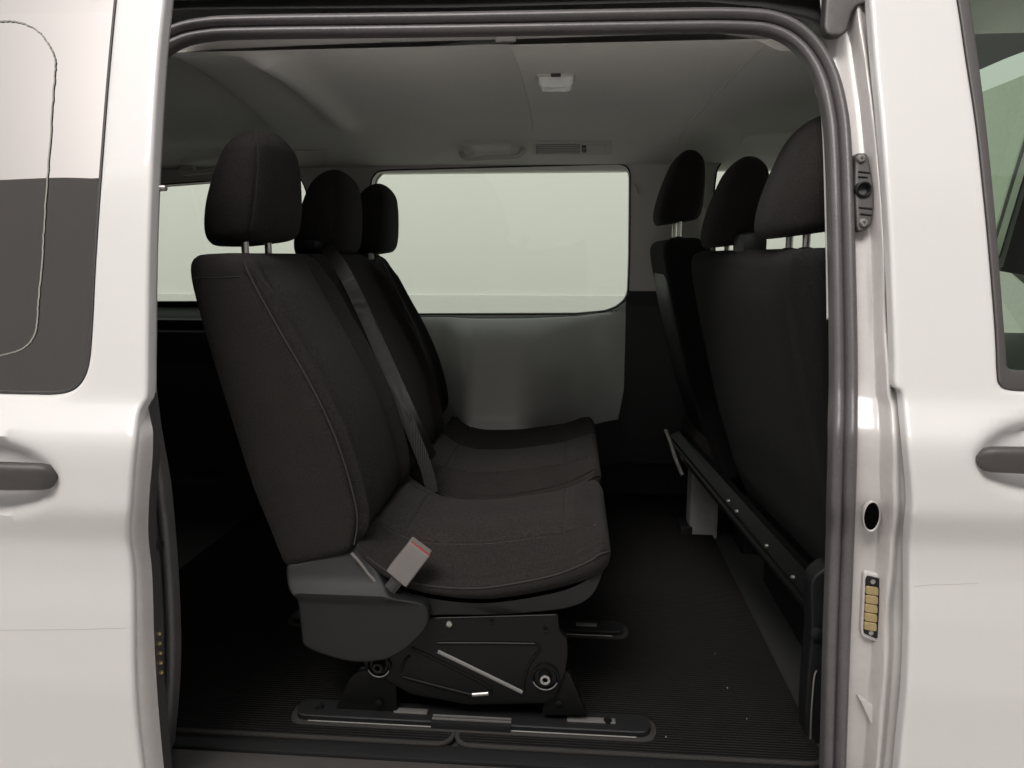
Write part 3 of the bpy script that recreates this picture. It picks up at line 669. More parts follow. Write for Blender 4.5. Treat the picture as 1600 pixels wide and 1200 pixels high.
# ------------------------------------------------------------------ seats
def prof_lerp(pts, ts):
    p = np.array(cr(pts, 10)); L_ = np.r_[0, np.cumsum(np.linalg.norm(np.diff(p, axis=0), axis=1))]; L_ /= L_[-1]
    return np.stack([np.interp(ts, L_, p[:, k]) for k in range(2)], 1)
def insert(o, test):
    o.data.materials.append(M['fabricr'])
    for p_ in o.data.polygons:
        if test(p_.center, p_.normal): p_.material_index = 1
def backrest(name, B, Fp, y0, y1, par, seams, m='fabric', topr=.03, botr=.02, bol=.022, bolw=.065, pad=.010, m_side=None, hseam=None, nlev=110):
    """B, Fp: back and front edge of the side view, (x, z) from top to bottom; the seat spans y0..y1"""
    W = y1 - y0; segs = []
    rB, rF = .035, .016
    # ring parameter list: (a_frac, a_abs, w, kind)
    ring = []
    for k in range(6): t = k / 6 * math.pi / 2; ring.append((0, rB - rB * math.cos(t), rB - rB * math.sin(t), 'c'))     # back near corner
    ring = ring[::-1]
    ring = [(0, rB * (1 - math.sin(t)), rB * (1 - math.cos(t)), 's') for t in np.linspace(0, math.pi / 2, 7)][::-1]
    ring = [(0, rB * (1 - math.cos(t)), rB * (1 - math.sin(t)), 's') for t in np.linspace(0, math.pi / 2, 7)]
    # from (a=0,w=rB) to (a=rB,w=0)
    for t in np.linspace(.1, .9, 10): ring.append((t, rB * (1 - t) - rF * t, 0, 's'))
    for t in np.linspace(0, math.pi / 2, 5): ring.append((1, -rF * (1 - math.sin(t)), rF * (1 - math.cos(t)), 's'))
    ws = set(np.linspace(rF + .003, W - rF - .003, 90).tolist())
    for s_ in seams:
        for d in (-.006, -.004, -.0025, -.0012, 0, .0012, .0025, .004, .006): ws.add(s_ + d)
    for w_ in sorted(ws): ring.append((1, 0, w_, 'f'))
    for t in np.linspace(math.pi / 2, 0, 5): ring.append((1, -rF * (1 - math.sin(t)), W - rF * (1 - math.cos(t)), 's'))
    for t in np.linspace(.9, .1, 10): ring.append((t, rB * (1 - t) - rF * t, W, 's'))
    for t in np.linspace(math.pi / 2, 0, 7): ring.append((0, rB * (1 - math.cos(t)), W - rB * (1 - math.sin(t)), 's'))
    for w_ in np.linspace(W - rB, rB, 16)[1:-1]: ring.append((0, 0, w_, 'b'))
    lv = np.unique(np.r_[0, .002, .006, .012, .02, .03, .045, np.linspace(.06, .95, nlev), .965, .98, .99, .996, 1])
    Bp, Fq = prof_lerp(B, lv), prof_lerp(Fp, lv); Lh_ = np.linalg.norm(np.array(B[0]) - np.array(B[-1]))
    bounds = [0] + sorted(seams_split) + [W] if (seams_split := [s for s in seams if s < 0]) else [0, W]
    V = []; n = len(ring)
    for i, t in enumerate(lv):
        s_ = t * Lh_; e = (1 - t) * Lh_; ins = 0
        if s_ < topr: ins = topr - math.sqrt(max(0, topr ** 2 - (topr - s_) ** 2))
        if e < botr: ins = max(ins, botr - math.sqrt(max(0, botr ** 2 - (botr - e) ** 2)))
        b, f = Bp[i], Fq[i]; d = f - b; th = np.linalg.norm(d); d = d / th
        fade = min(1, s_ / .09) * min(1, e / .04)
        for (af, aa, w_, kd) in ring:
            a = af * th + aa; ww = w_
            if kd == 'f':
                x_ = min(w_, W - w_); bb = bol * math.exp(-((x_ - bolw * .55) / (bolw * .48)) ** 2) + pad * (1 - math.exp(-(max(0, x_ - bolw) / .05) ** 2)) * (1)
                bb *= fade
                for sq in SEAMC:
                    pass
                g_ = 0
                for q in seams: g_ = max(g_, math.exp(-((w_ - q) / .0022) ** 2))
                if hseam:
                    for (hq, w0, w1) in hseam:
                        if w0 < w_ < w1: g_ = max(g_, math.exp(-((t - hq) * Lh_ / .0035) ** 2))
                a += bb - .0045 * g_ * fade
            a = min(max(a, ins), th + (a - th if a > th else 0)) ; a = a - ins * (a / th)
            if a < ins: a = ins
            ww = ins + w_ * (W - 2 * ins) / W
            q = b + d * a
            V.append((q[0], y0 + ww, q[1]))
    Fs = [(i * n + j, i * n + (j + 1) % n, (i + 1) * n + (j + 1) % n, (i + 1) * n + j) for i in range(len(lv) - 1) for j in range(n)]
    Fs += [tuple(range(n)), tuple(range((len(lv) - 1) * n, len(lv) * n))]
    o = mesh(name, V, Fs, m, par, angle=70)
    insert(o, lambda c, nn: nn.x > .2 and (y0 + seams[0] < c.y < y0 + seams[-1]) and c.z > B[-1][1] + .05 and c.z < B[0][1] - .03)
    return o
SEAMC = ()
# headrest prototype, origin at centre of its underside
def make_headrest_mesh():
    H = .236; n = 200; V = []
    lv = np.unique(np.r_[np.linspace(0, .08, 10), np.linspace(.08, .75, 40), .75 + .25 * np.sin(np.linspace(0, math.pi / 2, 34))])
    def sp(ts, vs):
        c = np.array(cr(list(zip(ts, vs)), 14)); return lambda t: np.interp(t, c[:, 0], c[:, 1])
    fb = sp([0, .15, .35, .6, .8, 1], [-.086, -.089, -.080, -.060, -.040, -.020])
    ff = sp([0, .15, .35, .6, .8, 1], [.052, .062, .066, .067, .064, .056])
    fw = sp([0, .15, .35, .6, .8, 1], [.128, .138, .142, .134, .118, .098])
    for t in lv:
        z = H * t; xb, xf, hw = float(fb(t)), float(ff(t)), float(fw(t)); cx, hx = (xb + xf) / 2, (xf - xb) / 2
        kx = kw = 1.0
        if t > .75: q = (t - .75) / .25; kx = math.sqrt(max(0, 1 - q ** 2.4)); kw = math.sqrt(max(0, 1 - q ** 2.2))
        if t < .10: q = 1 - t / .10; kx = kw = 1 - .16 * (1 - math.sqrt(max(0, 1 - q * q)))
        hx *= max(kx, .002); hw *= max(kw, .002)
        for i in range(n):
            a = 2 * math.pi * i / n; e = 2 / 3.0; ca, sa = math.cos(a), math.sin(a)
            X = math.copysign(abs(ca) ** e, ca); Y = math.copysign(abs(sa) ** e, sa)
            seam = .52 + .16 * math.sin(t * 3.0) - .25 * max(0, t - .8) * 5
            g_ = math.exp(-((X - seam) / .03) ** 2) * (abs(Y) > .5) * (t > .015)
            V.append((cx + hx * X, Y * (hw - .0045 * g_ * kw), z + .010 * (1 - t) * (X * .8)))
    m_ = len(lv); Fs = [(i * n + j, i * n + (j + 1) % n, (i + 1) * n + (j + 1) % n, (i + 1) * n + j) for i in range(m_ - 1) for j in range(n)]
    Fs += [tuple(range(n)), tuple(range((m_ - 1) * n, m_ * n))]
    return V, Fs
_hv, _hf = make_headrest_mesh()
HM = {}
def headrest(par, x, y, z, post=.05, tilt=0, yawd=0, sc_=1.0, mm='fabric', kind='cloth'):
    if 'h' not in HM:
        o = mesh('headrest', _hv, _hf, 'fabric', par, angle=70); HM['h'] = o.data
        V, Fs = lathe([(.0078, -.09), (.0078, .03)], (0, 0, 0), 'Z', 16); p = mesh('headrest_post', V, Fs, 'chrome', o); HM['p'] = p.data
        V, Fs = lathe([(.013, -.006), (.015, -.002), (.013, .004), (.008, .005)], (0, 0, 0), 'Z', 20); q = mesh('post_guide', V, Fs, 'plastic', o); HM['g'] = q.data
        D.objects.remove(p); D.objects.remove(q); D.objects.remove(o)
    o = link(D.objects.new('headrest', HM['h']), par); o.location = (x, y, z); o.rotation_euler = (0, R(tilt), R(yawd)); o.scale = (sc_,) * 3
    for s_ in (-.06, .06):
        p = link(D.objects.new('headrest_post', HM['p']), o); p.location = (-.012, s_, 0)
        g_ = link(D.objects.new('post_guide', HM['g']), o); g_.location = (-.012, s_, -post)
    return o
def cushion(name, par, y0, y1, top, bot, seams=(.085,), split=None, m='fabric', ridge=.010, back=-.43):
    """top/bot: side view lines (x, z) from back to front at the near edge"""
    W = y1 - y0; ts = np.unique(np.r_[0, .004, .012, .03, np.linspace(.05, .86, 70), np.linspace(.86, 1, 40), [h_ + d for h_ in (.17, .80) for d in (-.009, -.006, -.003, 0, .003, .006, .009)]])
    T_ = prof_lerp(top, ts); B_ = prof_lerp(bot, ts); V = []
    seamw = list(seams) + [W - s for s in seams] + ([split] if split else [])
    ws = set(np.linspace(.012, W - .012, 110).tolist())
    for s_ in seamw:
        for d in (-.006, -.004, -.0025, -.0012, 0, .0012, .0025, .004, .006): ws.add(s_ + d)
    ws = sorted(ws)
    for i, t in enumerate(ts):
        tp, bt = T_[i], B_[i]; ins = 0
        e = 1 - t
        ring = []
        h_ = tp[1] - bt[1]; rim = min(.018, h_ * .45)
        nose = max(0, (t - .88) / .12); yin = .045 * nose ** 2.2                      # plan view corner rounding
        for s_ in np.linspace(0, 1, 12): ring.append((.016 * (1 - s_) ** 1.3 - .004 * math.sin(math.pi * s_), bt[0] + (tp[0] - bt[0]) * s_, bt[1] + (h_ - rim) * s_, 0))
        for a in np.linspace(0, math.pi / 2, 6)[1:]: ring.append((rim * (1 - math.cos(a)), tp[0], tp[1] - rim * (1 - math.sin(a)), 0))
        for w_ in ws:
            if w_ <= .018 or w_ >= W - .018: continue
            x_ = min(w_, W - w_); u = x_
            if split: u = min(u, abs(w_ - split))
            bb = ridge * math.exp(-((u - .05) / .038) ** 2) + (.020 + .036 * math.sin(math.pi * min(1, t / .97)) ** .8) * (1 - math.exp(-(max(0, u - .012) / .075) ** 2)) * 1.0
            fade = min(1, e / .10) ** .6 * min(1, t / .05)
            g_ = max([math.exp(-((w_ - q) / .0022) ** 2) for q in seamw]) * (t < .93)
            if u > seams[0]:
                for hq in (.17, .80): g_ = max(g_, .9 * math.exp(-((t - hq) * .52 / .0028) ** 2))
            ring.append((w_, tp[0], tp[1] + bb * fade - .0045 * g_, 1))
        for a in np.linspace(math.pi / 2, 0, 6)[:-1]: ring.append((W - rim * (1 - math.cos(a)), tp[0], tp[1] - rim * (1 - math.sin(a)), 0))
        for s_ in np.linspace(1, 0, 12): ring.append((W + .004 * math.sin(math.pi * s_) * 1.5, bt[0] + (tp[0] - bt[0]) * s_, bt[1] + (h_ - rim) * s_, 0))
        if i == 0: n = len(ring)
        assert len(ring) == n or True
        ring = resamp(np.array([r_[:3] for r_ in ring]), 1) if False else ring
        for (w_, x_, z_, k_) in ring:
            ww = yin + w_ * (W - 2 * yin) / W
            V.append((x_ , y0 + ww, z_))
    k1 = min(range(n), key=lambda q: (V[(len(ts) // 2) * n + q][1] - y0 - seams[0]) ** 2 + (q < 14) * 9)
    return V, ts, (n, k1)
def cushion_obj(name, par, y0, y1, top, bot, **k):
    # rim constant so every ring has the same count
    V, ts, (n, k1) = cushion(name, par, y0, y1, top, bot, **k)
    m_ = len(ts); Fs = [(i * n + j, i * n + (j + 1) % n, (i + 1) * n + (j + 1) % n, (i + 1) * n + j) for i in range(m_ - 1) for j in range(n)]
    Fs += [tuple(range(n)), tuple(range((m_ - 1) * n, m_ * n))]
    o = mesh(name, V, Fs, 'fabric', par, angle=70)
    sm0 = k.get('seams', (.085,))[0]; insert(o, lambda c, nn: nn.z > .5 and y0 + sm0 < c.y < y1 - sm0 and c.x < top[-1][0] - .07)
    tube('piping', [np.array(V[i * n + 12]) + np.array([0, -.0004, .001]) for i in range(4, m_ - 3)], .0017, 'piping', o, 8)
    tube('stitching', [np.array(V[i * n + k1]) + np.array([0, 0, .0008]) for i in range(5, m_ - 18)], .0011, 'thread', o, 6)
    return o

SY0, SY1 = .135, .615
sxz = lambda pts, Y: [tuple(P(a, b, Y)[[0, 2]]) for a, b in pts]
Bk = sxz([(287, 398), (289, 440), (310, 520), (345, 635), (385, 760), (415, 835), (438, 893)], SY0)
Fr = sxz([(372, 394), (392, 440), (436, 520), (482, 600), (520, 680), (546, 760), (556, 815), (548, 866)], SY0)
s1 = thing('passenger_seat', 'single black cloth rear seat nearest the open door, with the bare metal rail below', 'car seat', (0, 0, 0))
backrest('backrest', Bk, Fr, SY0, .555, s1, [.075, .345], bolw=.05)
hx, hz = P(403, 384, .375)[[0, 2]]
hx += .010; hz += .006; headrest(s1, hx, .375, hz, post=.03)
# cushion side lines
ct = sxz([(562, 838), (610, 893), (660, 912), (740, 912), (800, 904), (870, 889), (925, 868), (950, 853), (958, 862)], SY0)
cb = sxz([(565, 870), (600, 908), (660, 932), (740, 942), (800, 938), (870, 925), (925, 908), (950, 895), (957, 880)], SY0)
ct = sxz([(556, 850), (606, 886), (660, 906), (740, 911), (800, 904), (870, 889), (918, 870), (942, 861), (955, 873)], SY0)
tube('piping', [np.array([a, SY0 + .004, b]) for a, b in prof_lerp([(x + .002, z) for x, z in Fr], np.linspace(.03, .97, 60))], .0018, 'piping', s1, 8)
tube('side_seam', [P(a, b, SY0 - .0004) for a, b in [(301, 434), (330, 434), (376, 432)]], .0008, 'rubberd', s1, 6)
cu1 = cushion_obj('seat_cushion', s1, SY0, SY1, ct, cb, seams=(.10,))
# plastic pan under the cushion
sh_t = sxz([(556, 880), (600, 912), (660, 934), (740, 944), (800, 940), (870, 927), (925, 909), (951, 892)], SY0)
sh_b = sxz([(640, 985), (660, 972), (690, 968), (760, 968), (830, 964), (890, 956), (925, 938), (951, 895)], SY0)
def pan(par, y0, y1, top, bot, m='plasticg'):
    T_, B_ = resamp(cr(top, 8), 40), resamp(cr(bot, 8), 40); V = []
    for i in range(40):
        k = i / 39; yin = .05 * max(0, (k - .8) / .2) ** 2.2
        V += [(T_[i][0], y0 + yin + .004, T_[i][1]), (B_[i][0], y0 + yin + .010, B_[i][1] + .006), (B_[i][0], y0 + yin + .018, B_[i][1]), (B_[i][0], y1 - yin - .018, B_[i][1]), (B_[i][0], y1 - yin - .010, B_[i][1] + .006), (T_[i][0], y1 - yin - .004, T_[i][1])]
    Fs = [(i * 6 + j, i * 6 + j + 1, i * 6 + 7 + j, i * 6 + 6 + j) for i in range(39) for j in range(5)] + [tuple(range(6)), tuple(range(39 * 6, 240))]
    return mesh('seat_pan', V, Fs, m, par)
pan(s1, SY0, SY1, sh_t, sh_b)
# stitched seam and piping on the near cushion
def ontop(px_, py_, cu=None): pass
# side shield
shp = [(440, 893), (470, 886), (548, 864), (556, 866), (575, 890), (600, 921), (616, 934), (648, 942), (664, 950), (669, 966), (664, 985), (640, 1010), (612, 1028), (585, 1034), (556, 1035), (520, 1028), (477, 1011), (470, 990), (464, 950), (458, 930), (444, 915)]
z1 = P(500, 925, .12)[2]
plate('side_shield', cr(shp, 4, True)[:], .11, .03, 'plasticg', s1, rnd=.006, step=.010, yfn=lambda x, z: .112 + .045 * np.clip((z - z1) / .09, 0, 1) ** 1.0 + .004 * np.sin((z - .8) * 20) - .012 * np.exp(-((z - z1) / .012) ** 2))
tube('shield_edge', [P(a, b, .128 + .0006 * i) for i, (a, b) in enumerate([(549, 864), (560, 876), (576, 897), (597, 920)])], .0030, 'buckle', s1, 8)
# buckle
bu = thing('seat_belt_buckle', 'grey seat belt buckle with red button resting tilted on the near seat cushion', 'belt buckle')
q = [(603, 893), (640, 847), (671, 870), (634, 919)]
plate('buckle_body', q, .105, .026, 'buckle', bu, rnd=.003, fr=.003, step=.01)
plate('release_button', [(641, 848.5), (670, 870), (671.5, 868), (642, 846)], .1065, .004, 'red', bu, rnd=.001, fr=.001)
tube('buckle_strap', [P(a, b, .125) for a, b in [(622, 905), (610, 920), (604, 935)]], .013, 'belt', bu, 10, ry=.003)

# seat frame on its rails
def side_frame(par, Y, detail=True):
    fr_ = [(648, 966), (872, 960), (874, 985), (886, 998), (888, 1020), (884, 1052), (868, 1092), (850, 1100), (730, 1102), (640, 1085), (600, 1062), (572, 1050), (566, 1030), (580, 1012), (640, 1008), (655, 985)]
    pl = plate('side_frame', fr_, Y + .012, .012, 'steel', par, rnd=.003, fr=.006, step=.012)
    if not detail: return
    tri = [(690, 1006), (836, 1006), (843, 1013), (828, 1040), (820, 1076), (806, 1078)]
    for pth, r_, mm in (([(684, 1018), (740, 1045), (816, 1082)], .0046, 'bar'), ([(630, 1058), (690, 1074), (738, 1086)], .0035, 'steel'), ([(738, 1086), (763, 1084)], .0042, 'alloy'),  # pale runs stand in for the highlight along the pressing
                        ([(684, 1005), (760, 1005), (836, 1006)], .003, 'steel'), ([(836, 1006), (843, 1014), (828, 1036), (819, 1062), (818, 1078)], .003, 'steel'),
                        ([(642, 1012), (700, 1040), (762, 1072), (765, 1082)], .003, 'steel'), ([(626, 1050), (632, 1034), (640, 1025)], .003, 'steel')):
        tube('pressed_rib', [P(a, b, Y + .011) for a, b in cr(pth, 5)], r_, mm, pl, 10, ry=.003)
    for (a, b, R_) in ((852, 1058, .0245), (592, 1040, .022)):
        c_ = P(a, b, Y + .009)
        MB().add(*lathe([(R_ + .004, .004), (R_ + .003, -.003), (R_, -.004), (R_ - .003, .001), (.014, .001), (.0125, -.008), (.011, -.011), (.006, -.0115), (.005, -.009), (.002, -.009)], c_, 'Y', 36)).obj('pivot', 'steel', pl)
        MB().add(*lathe([(.0105, -.0105), (.0100, -.0122), (.006, -.0125), (.005, -.0105), (.001, -.0105)], c_, 'Y', 30)).obj('pivot_bolt', 'alloy' if a > 800 else 'plasticg', pl)
        tube('pivot_lip', [c_ + np.array([math.cos(q) * R_ * 1.03, -.004, math.sin(q) * R_ * 1.03]) for q in np.linspace(R(200), R(340), 18)], .0013, 'alloy', pl, 8)
    lt = [(560, 1048), (598, 1044), (620, 1062), (620, 1118), (520, 1118), (528, 1100), (545, 1060)]
    plate('rail_bracket', lt, Y + .026, .012, 'steel', par, rnd=.003, fr=.006)
    rt_ = [(872, 1040), (890, 1052), (917, 1118), (846, 1118), (850, 1095), (870, 1085)]
    plate('rail_bracket', rt_, Y + .020, .012, 'steel', par, rnd=.003, fr=.006)
    for (a, b) in ((592, 1098), (873, 1098)): MB().add(*lathe([(.008, .002), (.008, -.004), (.004, -.006), (.001, -.006)], P(a, b, Y + .02), 'Y', 16)).obj('rivet', 'steel', par)
    c_ = P(702, 975, Y + .01); MB().add(*lathe([(.006, .004), (.006, -.003), (.002, -.005)], c_, 'Y', 14)).obj('bolt', 'alloy', pl)
    for (a, b) in ((768, 972), (852, 985)): MB().add(*lathe([(.0045, .004), (.0045, -.003), (.002, -.004)], P(a, b, Y + .01), 'Y', 14)).obj('bolt', 'steel', pl)
side_frame(s1, .135); side_frame(s1, .545, False)
tube('cross_tube', [P(592, 1040, .15), P(592, 1040, .15) + np.array([0, .41, 0])], .013, 'steel', s1, 12, up=(0, 0, 1))
tube('cross_tube', [P(852, 1058, .15), P(852, 1058, .15) + np.array([0, .41, 0])], .013, 'steel', s1, 12, up=(0, 0, 1))
# rails let into the floor: part of the van
def rail(Y, near=True):
    xa, xb = P(468, 1120, Y)[0], P(1016, 1120, Y)[0] if near else P(974, 990, Y)[0]
    def slab(x0, x1, hw, z0, z1, rr):
        q = fillet([(x0, Y - hw), (x1, Y - hw), (x1, Y + hw), (x0, Y + hw)], rr, 8); n = len(q)
        V = [(a, b, z0) for a, b in q] + [(a, b, z1 - .002) for a, b in q] + [(a + (Y - Y), b + (Y - b) * .08, z1) for a, b in q]
        return V, [(k * n + i, k * n + (i + 1) % n, (k + 1) * n + (i + 1) % n, (k + 1) * n + i) for k in (0, 1) for i in range(n)] + [tuple(range(2 * n, 3 * n))]
    r_ = MB().add(*slab(xa, xb, .030, FZ - .004, FZ + .018, .030)).obj('seat_rail', 'plastic', van)
    MB().add(*slab(xa - .012, xb + .012, .040, FZ - .004, FZ + .006, .040)).obj('rail_surround', 'binding', r_)
    for (p0, p1) in ((616, 668), (886, 962)) if near else ((900, 932),):
        x0, x1 = P(p0, 1110 if near else 985, Y)[0], P(p1, 1110 if near else 985, Y)[0]
        MB().add(*box(x0, x1, Y - .008, Y + .008, FZ + .012, FZ + .0205, .002)).obj('rail_channel', 'bar', r_)
    x0, x1 = P(678, 1110, Y)[0], P(800, 1110, Y)[0]
    MB().add(*box(x0, x1, Y - .036, Y - .030, FZ + .002, FZ + .021, .001)).obj('rail_cover', 'plasticg', r_)
    for k in (0, .010): MB().add(*box(x0, x1, Y - .024 + k, Y - .020 + k, FZ + .017, FZ + .0215, .001)).obj('rail_strip', 'bar', r_)
    tube('rail_edge', [np.array([x_, Y - .0305, FZ + .006]) for x_ in (xa + .03, x0)], .0013, 'alloy', r_, 8)
    tube('rail_edge', [np.array([x_, Y - .0305, FZ + .006]) for x_ in (x1, xb - .03)], .0013, 'alloy', r_, 8)
    for p_ in (500, 950) if near else (500,):
        c_ = np.array([P(p_, 1112, Y)[0], Y, FZ + .018]); MB().add(*lathe([(.010, 0), (.009, .003), (.004, .0035)], c_, 'Z', 18)).obj('rail_bolt', 'steel', r_)
rail(.165); rail(.565, False)

# double seat beyond
s2 = thing('bench_seat', 'black cloth double bench seat beyond the near single seat, beside the far window', 'car seat')
off = SY0
backrest('backrest', Bk, Fr, .575, 1.03, s2, [.085, .355], nlev=70, bolw=.05)
backrest('backrest', [(a - .045, b) for a, b in Bk], [(a - .045, b) for a, b in Fr], 1.04, 1.40, s2, [.085, .26], nlev=70)
for y_ in (.865, 1.325): headrest(s2, hx, y_, hz - (.028 if y_ < 1 else .022), post=.03)
cushion_obj('seat_cushion', s2, .65, 1.36, ct, cb, seams=(.10,), split=.445)
pan(s2, .65, 1.36, sh_t, sh_b)
for y_ in (.78, 1.40): side_frame(s2, y_, False)
# belts hanging over the bench
bpy.context.view_layer.update(); _dg = bpy.context.evaluated_depsgraph_get()
def onseat(x, y, off=.006, ymin=.565):
    d = ray(x, y); d = d / np.linalg.norm(d); o_ = P(x, y, ymin)
    ok, loc, nn, *_ = sc.ray_cast(_dg, Vector(o_), Vector(d))
    return (np.array(loc) - d * off if ok and loc.y < ymin + .45 else o_) + np.array([.040, 0, 0])
def ribbon(name, pts, par, wdt=.032, m='belt', tw=0):
    q = np.array(cr(pts, 10)); n = len(q); t = np.gradient(q, axis=0); t /= np.linalg.norm(t, axis=1)[:, None]; V = []
    for i in range(n):
        a = tw * math.sin(i / n * math.pi * 1.5); vw = q[i] - CAM; vw /= np.linalg.norm(vw); s0_ = np.cross(t[i], vw); s0_ /= np.linalg.norm(s0_); s1_ = np.cross(t[i], s0_); side = s0_ * math.cos(a) + s1_ * math.sin(a)
        nn = np.cross(t[i], side)
        for (s_, u) in ((-1, -1), (1, -1), (1, 1), (-1, 1)): V.append(q[i] + side * wdt / 2 * s_ + nn * .0008 * u)
    Fs = [(i * 4 + j, i * 4 + (j + 1) % 4, i * 4 + 4 + (j + 1) % 4, i * 4 + 4 + j) for i in range(n - 1) for j in range(4)] + [(0, 1, 2, 3), tuple(range(4 * n - 4, 4 * n))]
    return mesh(name, V, Fs, m, par)

bt1 = thing('seat_belt', 'charcoal seat belt hanging over the middle seat back down beside the near seat', 'seat belt', (0, 0, 0), None)
ribbon('belt_strap', [onseat(486, 386), onseat(512, 425), onseat(548, 500), onseat(580, 575), onseat(612, 655), onseat(640, 725), onseat(652, 770)], bt1, tw=.35)
ribbon('belt_strap', [onseat(492, 388), onseat(520, 432), onseat(560, 515), onseat(598, 600), onseat(628, 665), onseat(655, 714)], bt1, .026, tw=.55)
bg_ = P(484, 383, .72); MB().add(*box(bg_[0] - .02, bg_[0] + .03, .68, .76, bg_[2] - .012, bg_[2] + .012, .006)).obj('belt_guide', 'plastic', bt1)
tg = P(657, 716, .66); MB().add(*box(tg[0] - .004, tg[0] + .004, .64, .67, tg[2] - .012, tg[2] + .012, .002)).obj('belt_tongue', 'alloy', bt1)
bt2 = thing('seat_belt', 'dark seat belt hanging over the farthest rear seat back toward the window', 'seat belt')
ribbon('belt_strap', [onseat(a, b, ymin=1.0) for a, b in ((566, 404), (585, 435), (606, 480), (628, 528), (645, 580), (655, 640))], bt2, tw=.7)
bg_ = P(566, 400, 1.16); MB().add(*box(bg_[0] - .02, bg_[0] + .03, 1.13, 1.20, bg_[2] - .012, bg_[2] + .010, .006)).obj('belt_guide', 'plastic', bt2)

# ------------------------------------------------------------------ front seats seen from behind
def front_back(par, xb, zt, zb, y0, y1, lean=-.02, th=.12, **k):
    B = [(xb + lean, zt), (xb + lean - .012, zt - .06), (xb - .01, (zt + zb) / 2), (xb + .025, zb)]
    Fp = [(xb + lean + th * .8, zt), (xb + lean + th * .9, zt - .06), (xb + th, (zt + zb) / 2), (xb + th + .04, zb)]
    return backrest('backrest', B, Fp, y0, y1, par, [.1, y1 - y0 - .1], nlev=50, **k)
s3 = thing('bench_seat', 'black cloth double front seat seen from behind, at the right of the opening', 'car seat')
def leaning(par, xt, y0, y1, dz=.01, seams=None, **k):
    ox = xt - Bk[0][0]
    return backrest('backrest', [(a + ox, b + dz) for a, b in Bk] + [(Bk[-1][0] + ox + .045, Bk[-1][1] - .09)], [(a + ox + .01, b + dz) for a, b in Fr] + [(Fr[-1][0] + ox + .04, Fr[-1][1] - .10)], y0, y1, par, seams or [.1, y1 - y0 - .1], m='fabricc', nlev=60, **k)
def swing(objs, pivot, deg):
    T_ = Matrix.Translation(pivot) @ Matrix.Rotation(R(deg), 4, 'Z') @ Matrix.Translation(-Vector(pivot))
    for o in objs: o.data = o.data.copy(); o.data.transform(T_)
xb = .425
b3 = leaning(s3, .405, .17, 1.0, seams=[.1, .38, .45, .73])
def rear_skin(par, xt, y0, y1, t0, t1, name, m):
    Bq = prof_lerp(Bk + [(Bk[-1][0] + .045, Bk[-1][1] - .10)], np.linspace(t0, t1, 40)); ys_ = np.linspace(y0, y1, 16); V = []; ox = xt - Bk[0][0]
    for i, (a, b) in enumerate(Bq):
        for j, y_ in enumerate(ys_):
            e = min(i, 39 - i, 4) / 4; f = min(j, 15 - j, 1)
            V.append((a + ox - .006 * min(1, e) * f - .004 * f * math.sin(math.pi * j / 15) + .002, y_, b + .01))
    return mesh(name, V, [(i * 16 + j, i * 16 + j + 1, (i + 1) * 16 + j + 1, (i + 1) * 16 + j) for i in range(39) for j in range(15)], m, par)
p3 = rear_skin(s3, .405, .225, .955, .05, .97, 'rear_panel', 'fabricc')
swing([b3, p3], (.405, .13, 1.5), 4.5)
headrest(s3, .468, .365, 1.562, post=.03, sc_=.98)
headrest(s3, .420, .78, 1.548, post=.03, sc_=.94)
a = P(1169, 385, .60)
MB().add(*box(a[0] - .025, a[0] + .035, .55, .66, a[2] - .035, a[2] + .032, .02)).obj('belt_guide', 'plasticg', s3)
MB().add(*box(xb + .22, xb + .62, .19, 1.0, .84, .94, .04)).obj('seat_cushion', 'fabric', s3)
MB().add(*box(xb + .16, xb + .55, .22, .96, .5, .84, .02)).obj('seat_base', 'plastic', s3)
A_, B_ = P(1275, 965, .28), P(1042, 682, 1.25)
tube('frame_bar', [A_, B_], .011, 'steel', s3, 12, up=(0, 0, 1))
A2, B2 = A_ + np.array([.035, 0, .035]), B_ + np.array([.04, 0, .02])
V = [A_, B_, B2, A2]; V += [v + np.array([.02, 0, 0]) for v in V]
mesh('frame_web', V, [(0, 1, 2, 3), (4, 5, 6, 7), (0, 1, 5, 4), (2, 3, 7, 6), (1, 2, 6, 5), (3, 0, 4, 7)], 'steel', s3, smooth=False)
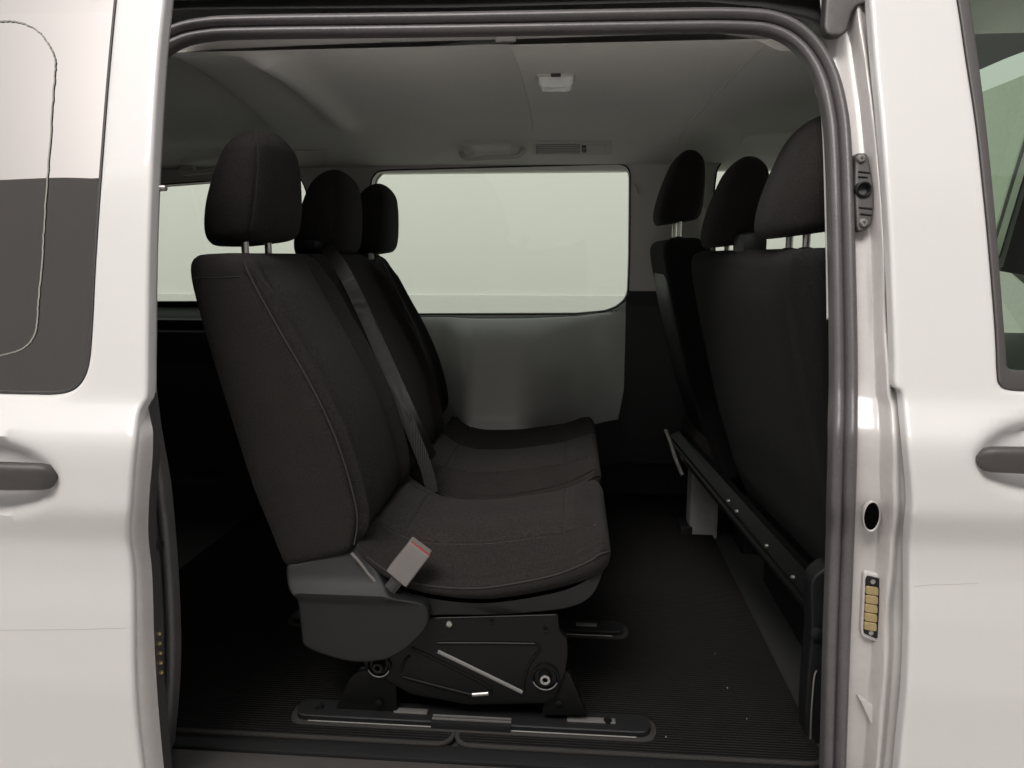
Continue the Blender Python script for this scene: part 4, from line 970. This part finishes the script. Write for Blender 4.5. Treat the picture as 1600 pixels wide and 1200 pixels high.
for (x_, y_) in ((1140, 783), (1153, 799), (1200, 853), (1241, 902)):
    c_ = PX(x_, y_, .44) * 0 + P(x_, y_, .28 + (1275 - x_) / 233 * .97 * .75); MB().add(*lathe([(.0045, 0), (.0045, -.006), (.002, -.008)], c_, 'X', 10)).obj('rivet', 'alloy', s3)
s4 = thing('driver_seat', 'black driver seat with curved plastic back shell, by the far pillar', 'car seat')
dx = .305
leaning(s4, .275, 1.08, 1.54, dz=.05)
headrest(s4, .348, 1.30, 1.628, post=.052, sc_=.97)
bs = rear_skin(s4, .276, 1.12, 1.50, .14, .98, 'back_shell', 'plastic'); bs.location.z = .035
MB().add(*box(dx + .10, dx + .55, 1.10, 1.52, .84, .96, .04)).obj('seat_cushion', 'fabric', s4)
MB().add(*box(dx + .26, dx + .60, 1.14, 1.48, .5, .84, .02)).obj('seat_base', 'plastic', s4)
tube('release_lever', cr([P(1040, 672, 1.15), P(1047, 690, 1.12), P(1055, 715, 1.1), P(1066, 742, 1.08)], 5), .006, 'alloy', s4, 8)

# ------------------------------------------------------------------ surroundings
def struct(name, V, Fs, m): o = mesh(name, V, Fs, m, smooth=False); o['kind'] = 'structure'; return o
struct('ground', [(-300, -300, 0), (300, -300, 0), (300, 300, 0), (-300, 300, 0)], [(0, 1, 2, 3)], 'concrete')
struct('dark_apron', [(-80, 2.6, .004), (80, 2.6, .004), (80, 27.9, .004), (-80, 27.9, .004)], [(0, 1, 2, 3)], 'dark_ground')  # dark sheet added beyond the van; the ground stays pale for its bounce
MB().add(*box(-60, 60, 28, 34, -.05, 6.2, .05)).obj('hall_wall', 'plaster')
o = D.objects['hall_wall']; o['label'] = 'long pale plastered wall far behind the van, seen through its side windows'; o['category'] = 'wall'
MB().add(*box(-30, 30, -13.5, -10.5, -.05, 12.7, .05)).obj('building', 'facade')
o = D.objects['building']; o['label'] = 'grey building facade opposite the van, mirrored dark in the sliding door window'; o['category'] = 'building'

# tie the mesh things that float free of an Empty to nothing; check names
for o in list(COL.objects):
    if o.type == 'MESH' and o.parent is None and not o.get('kind') and not o.get('label'): print('UNLABELLED', o.name)
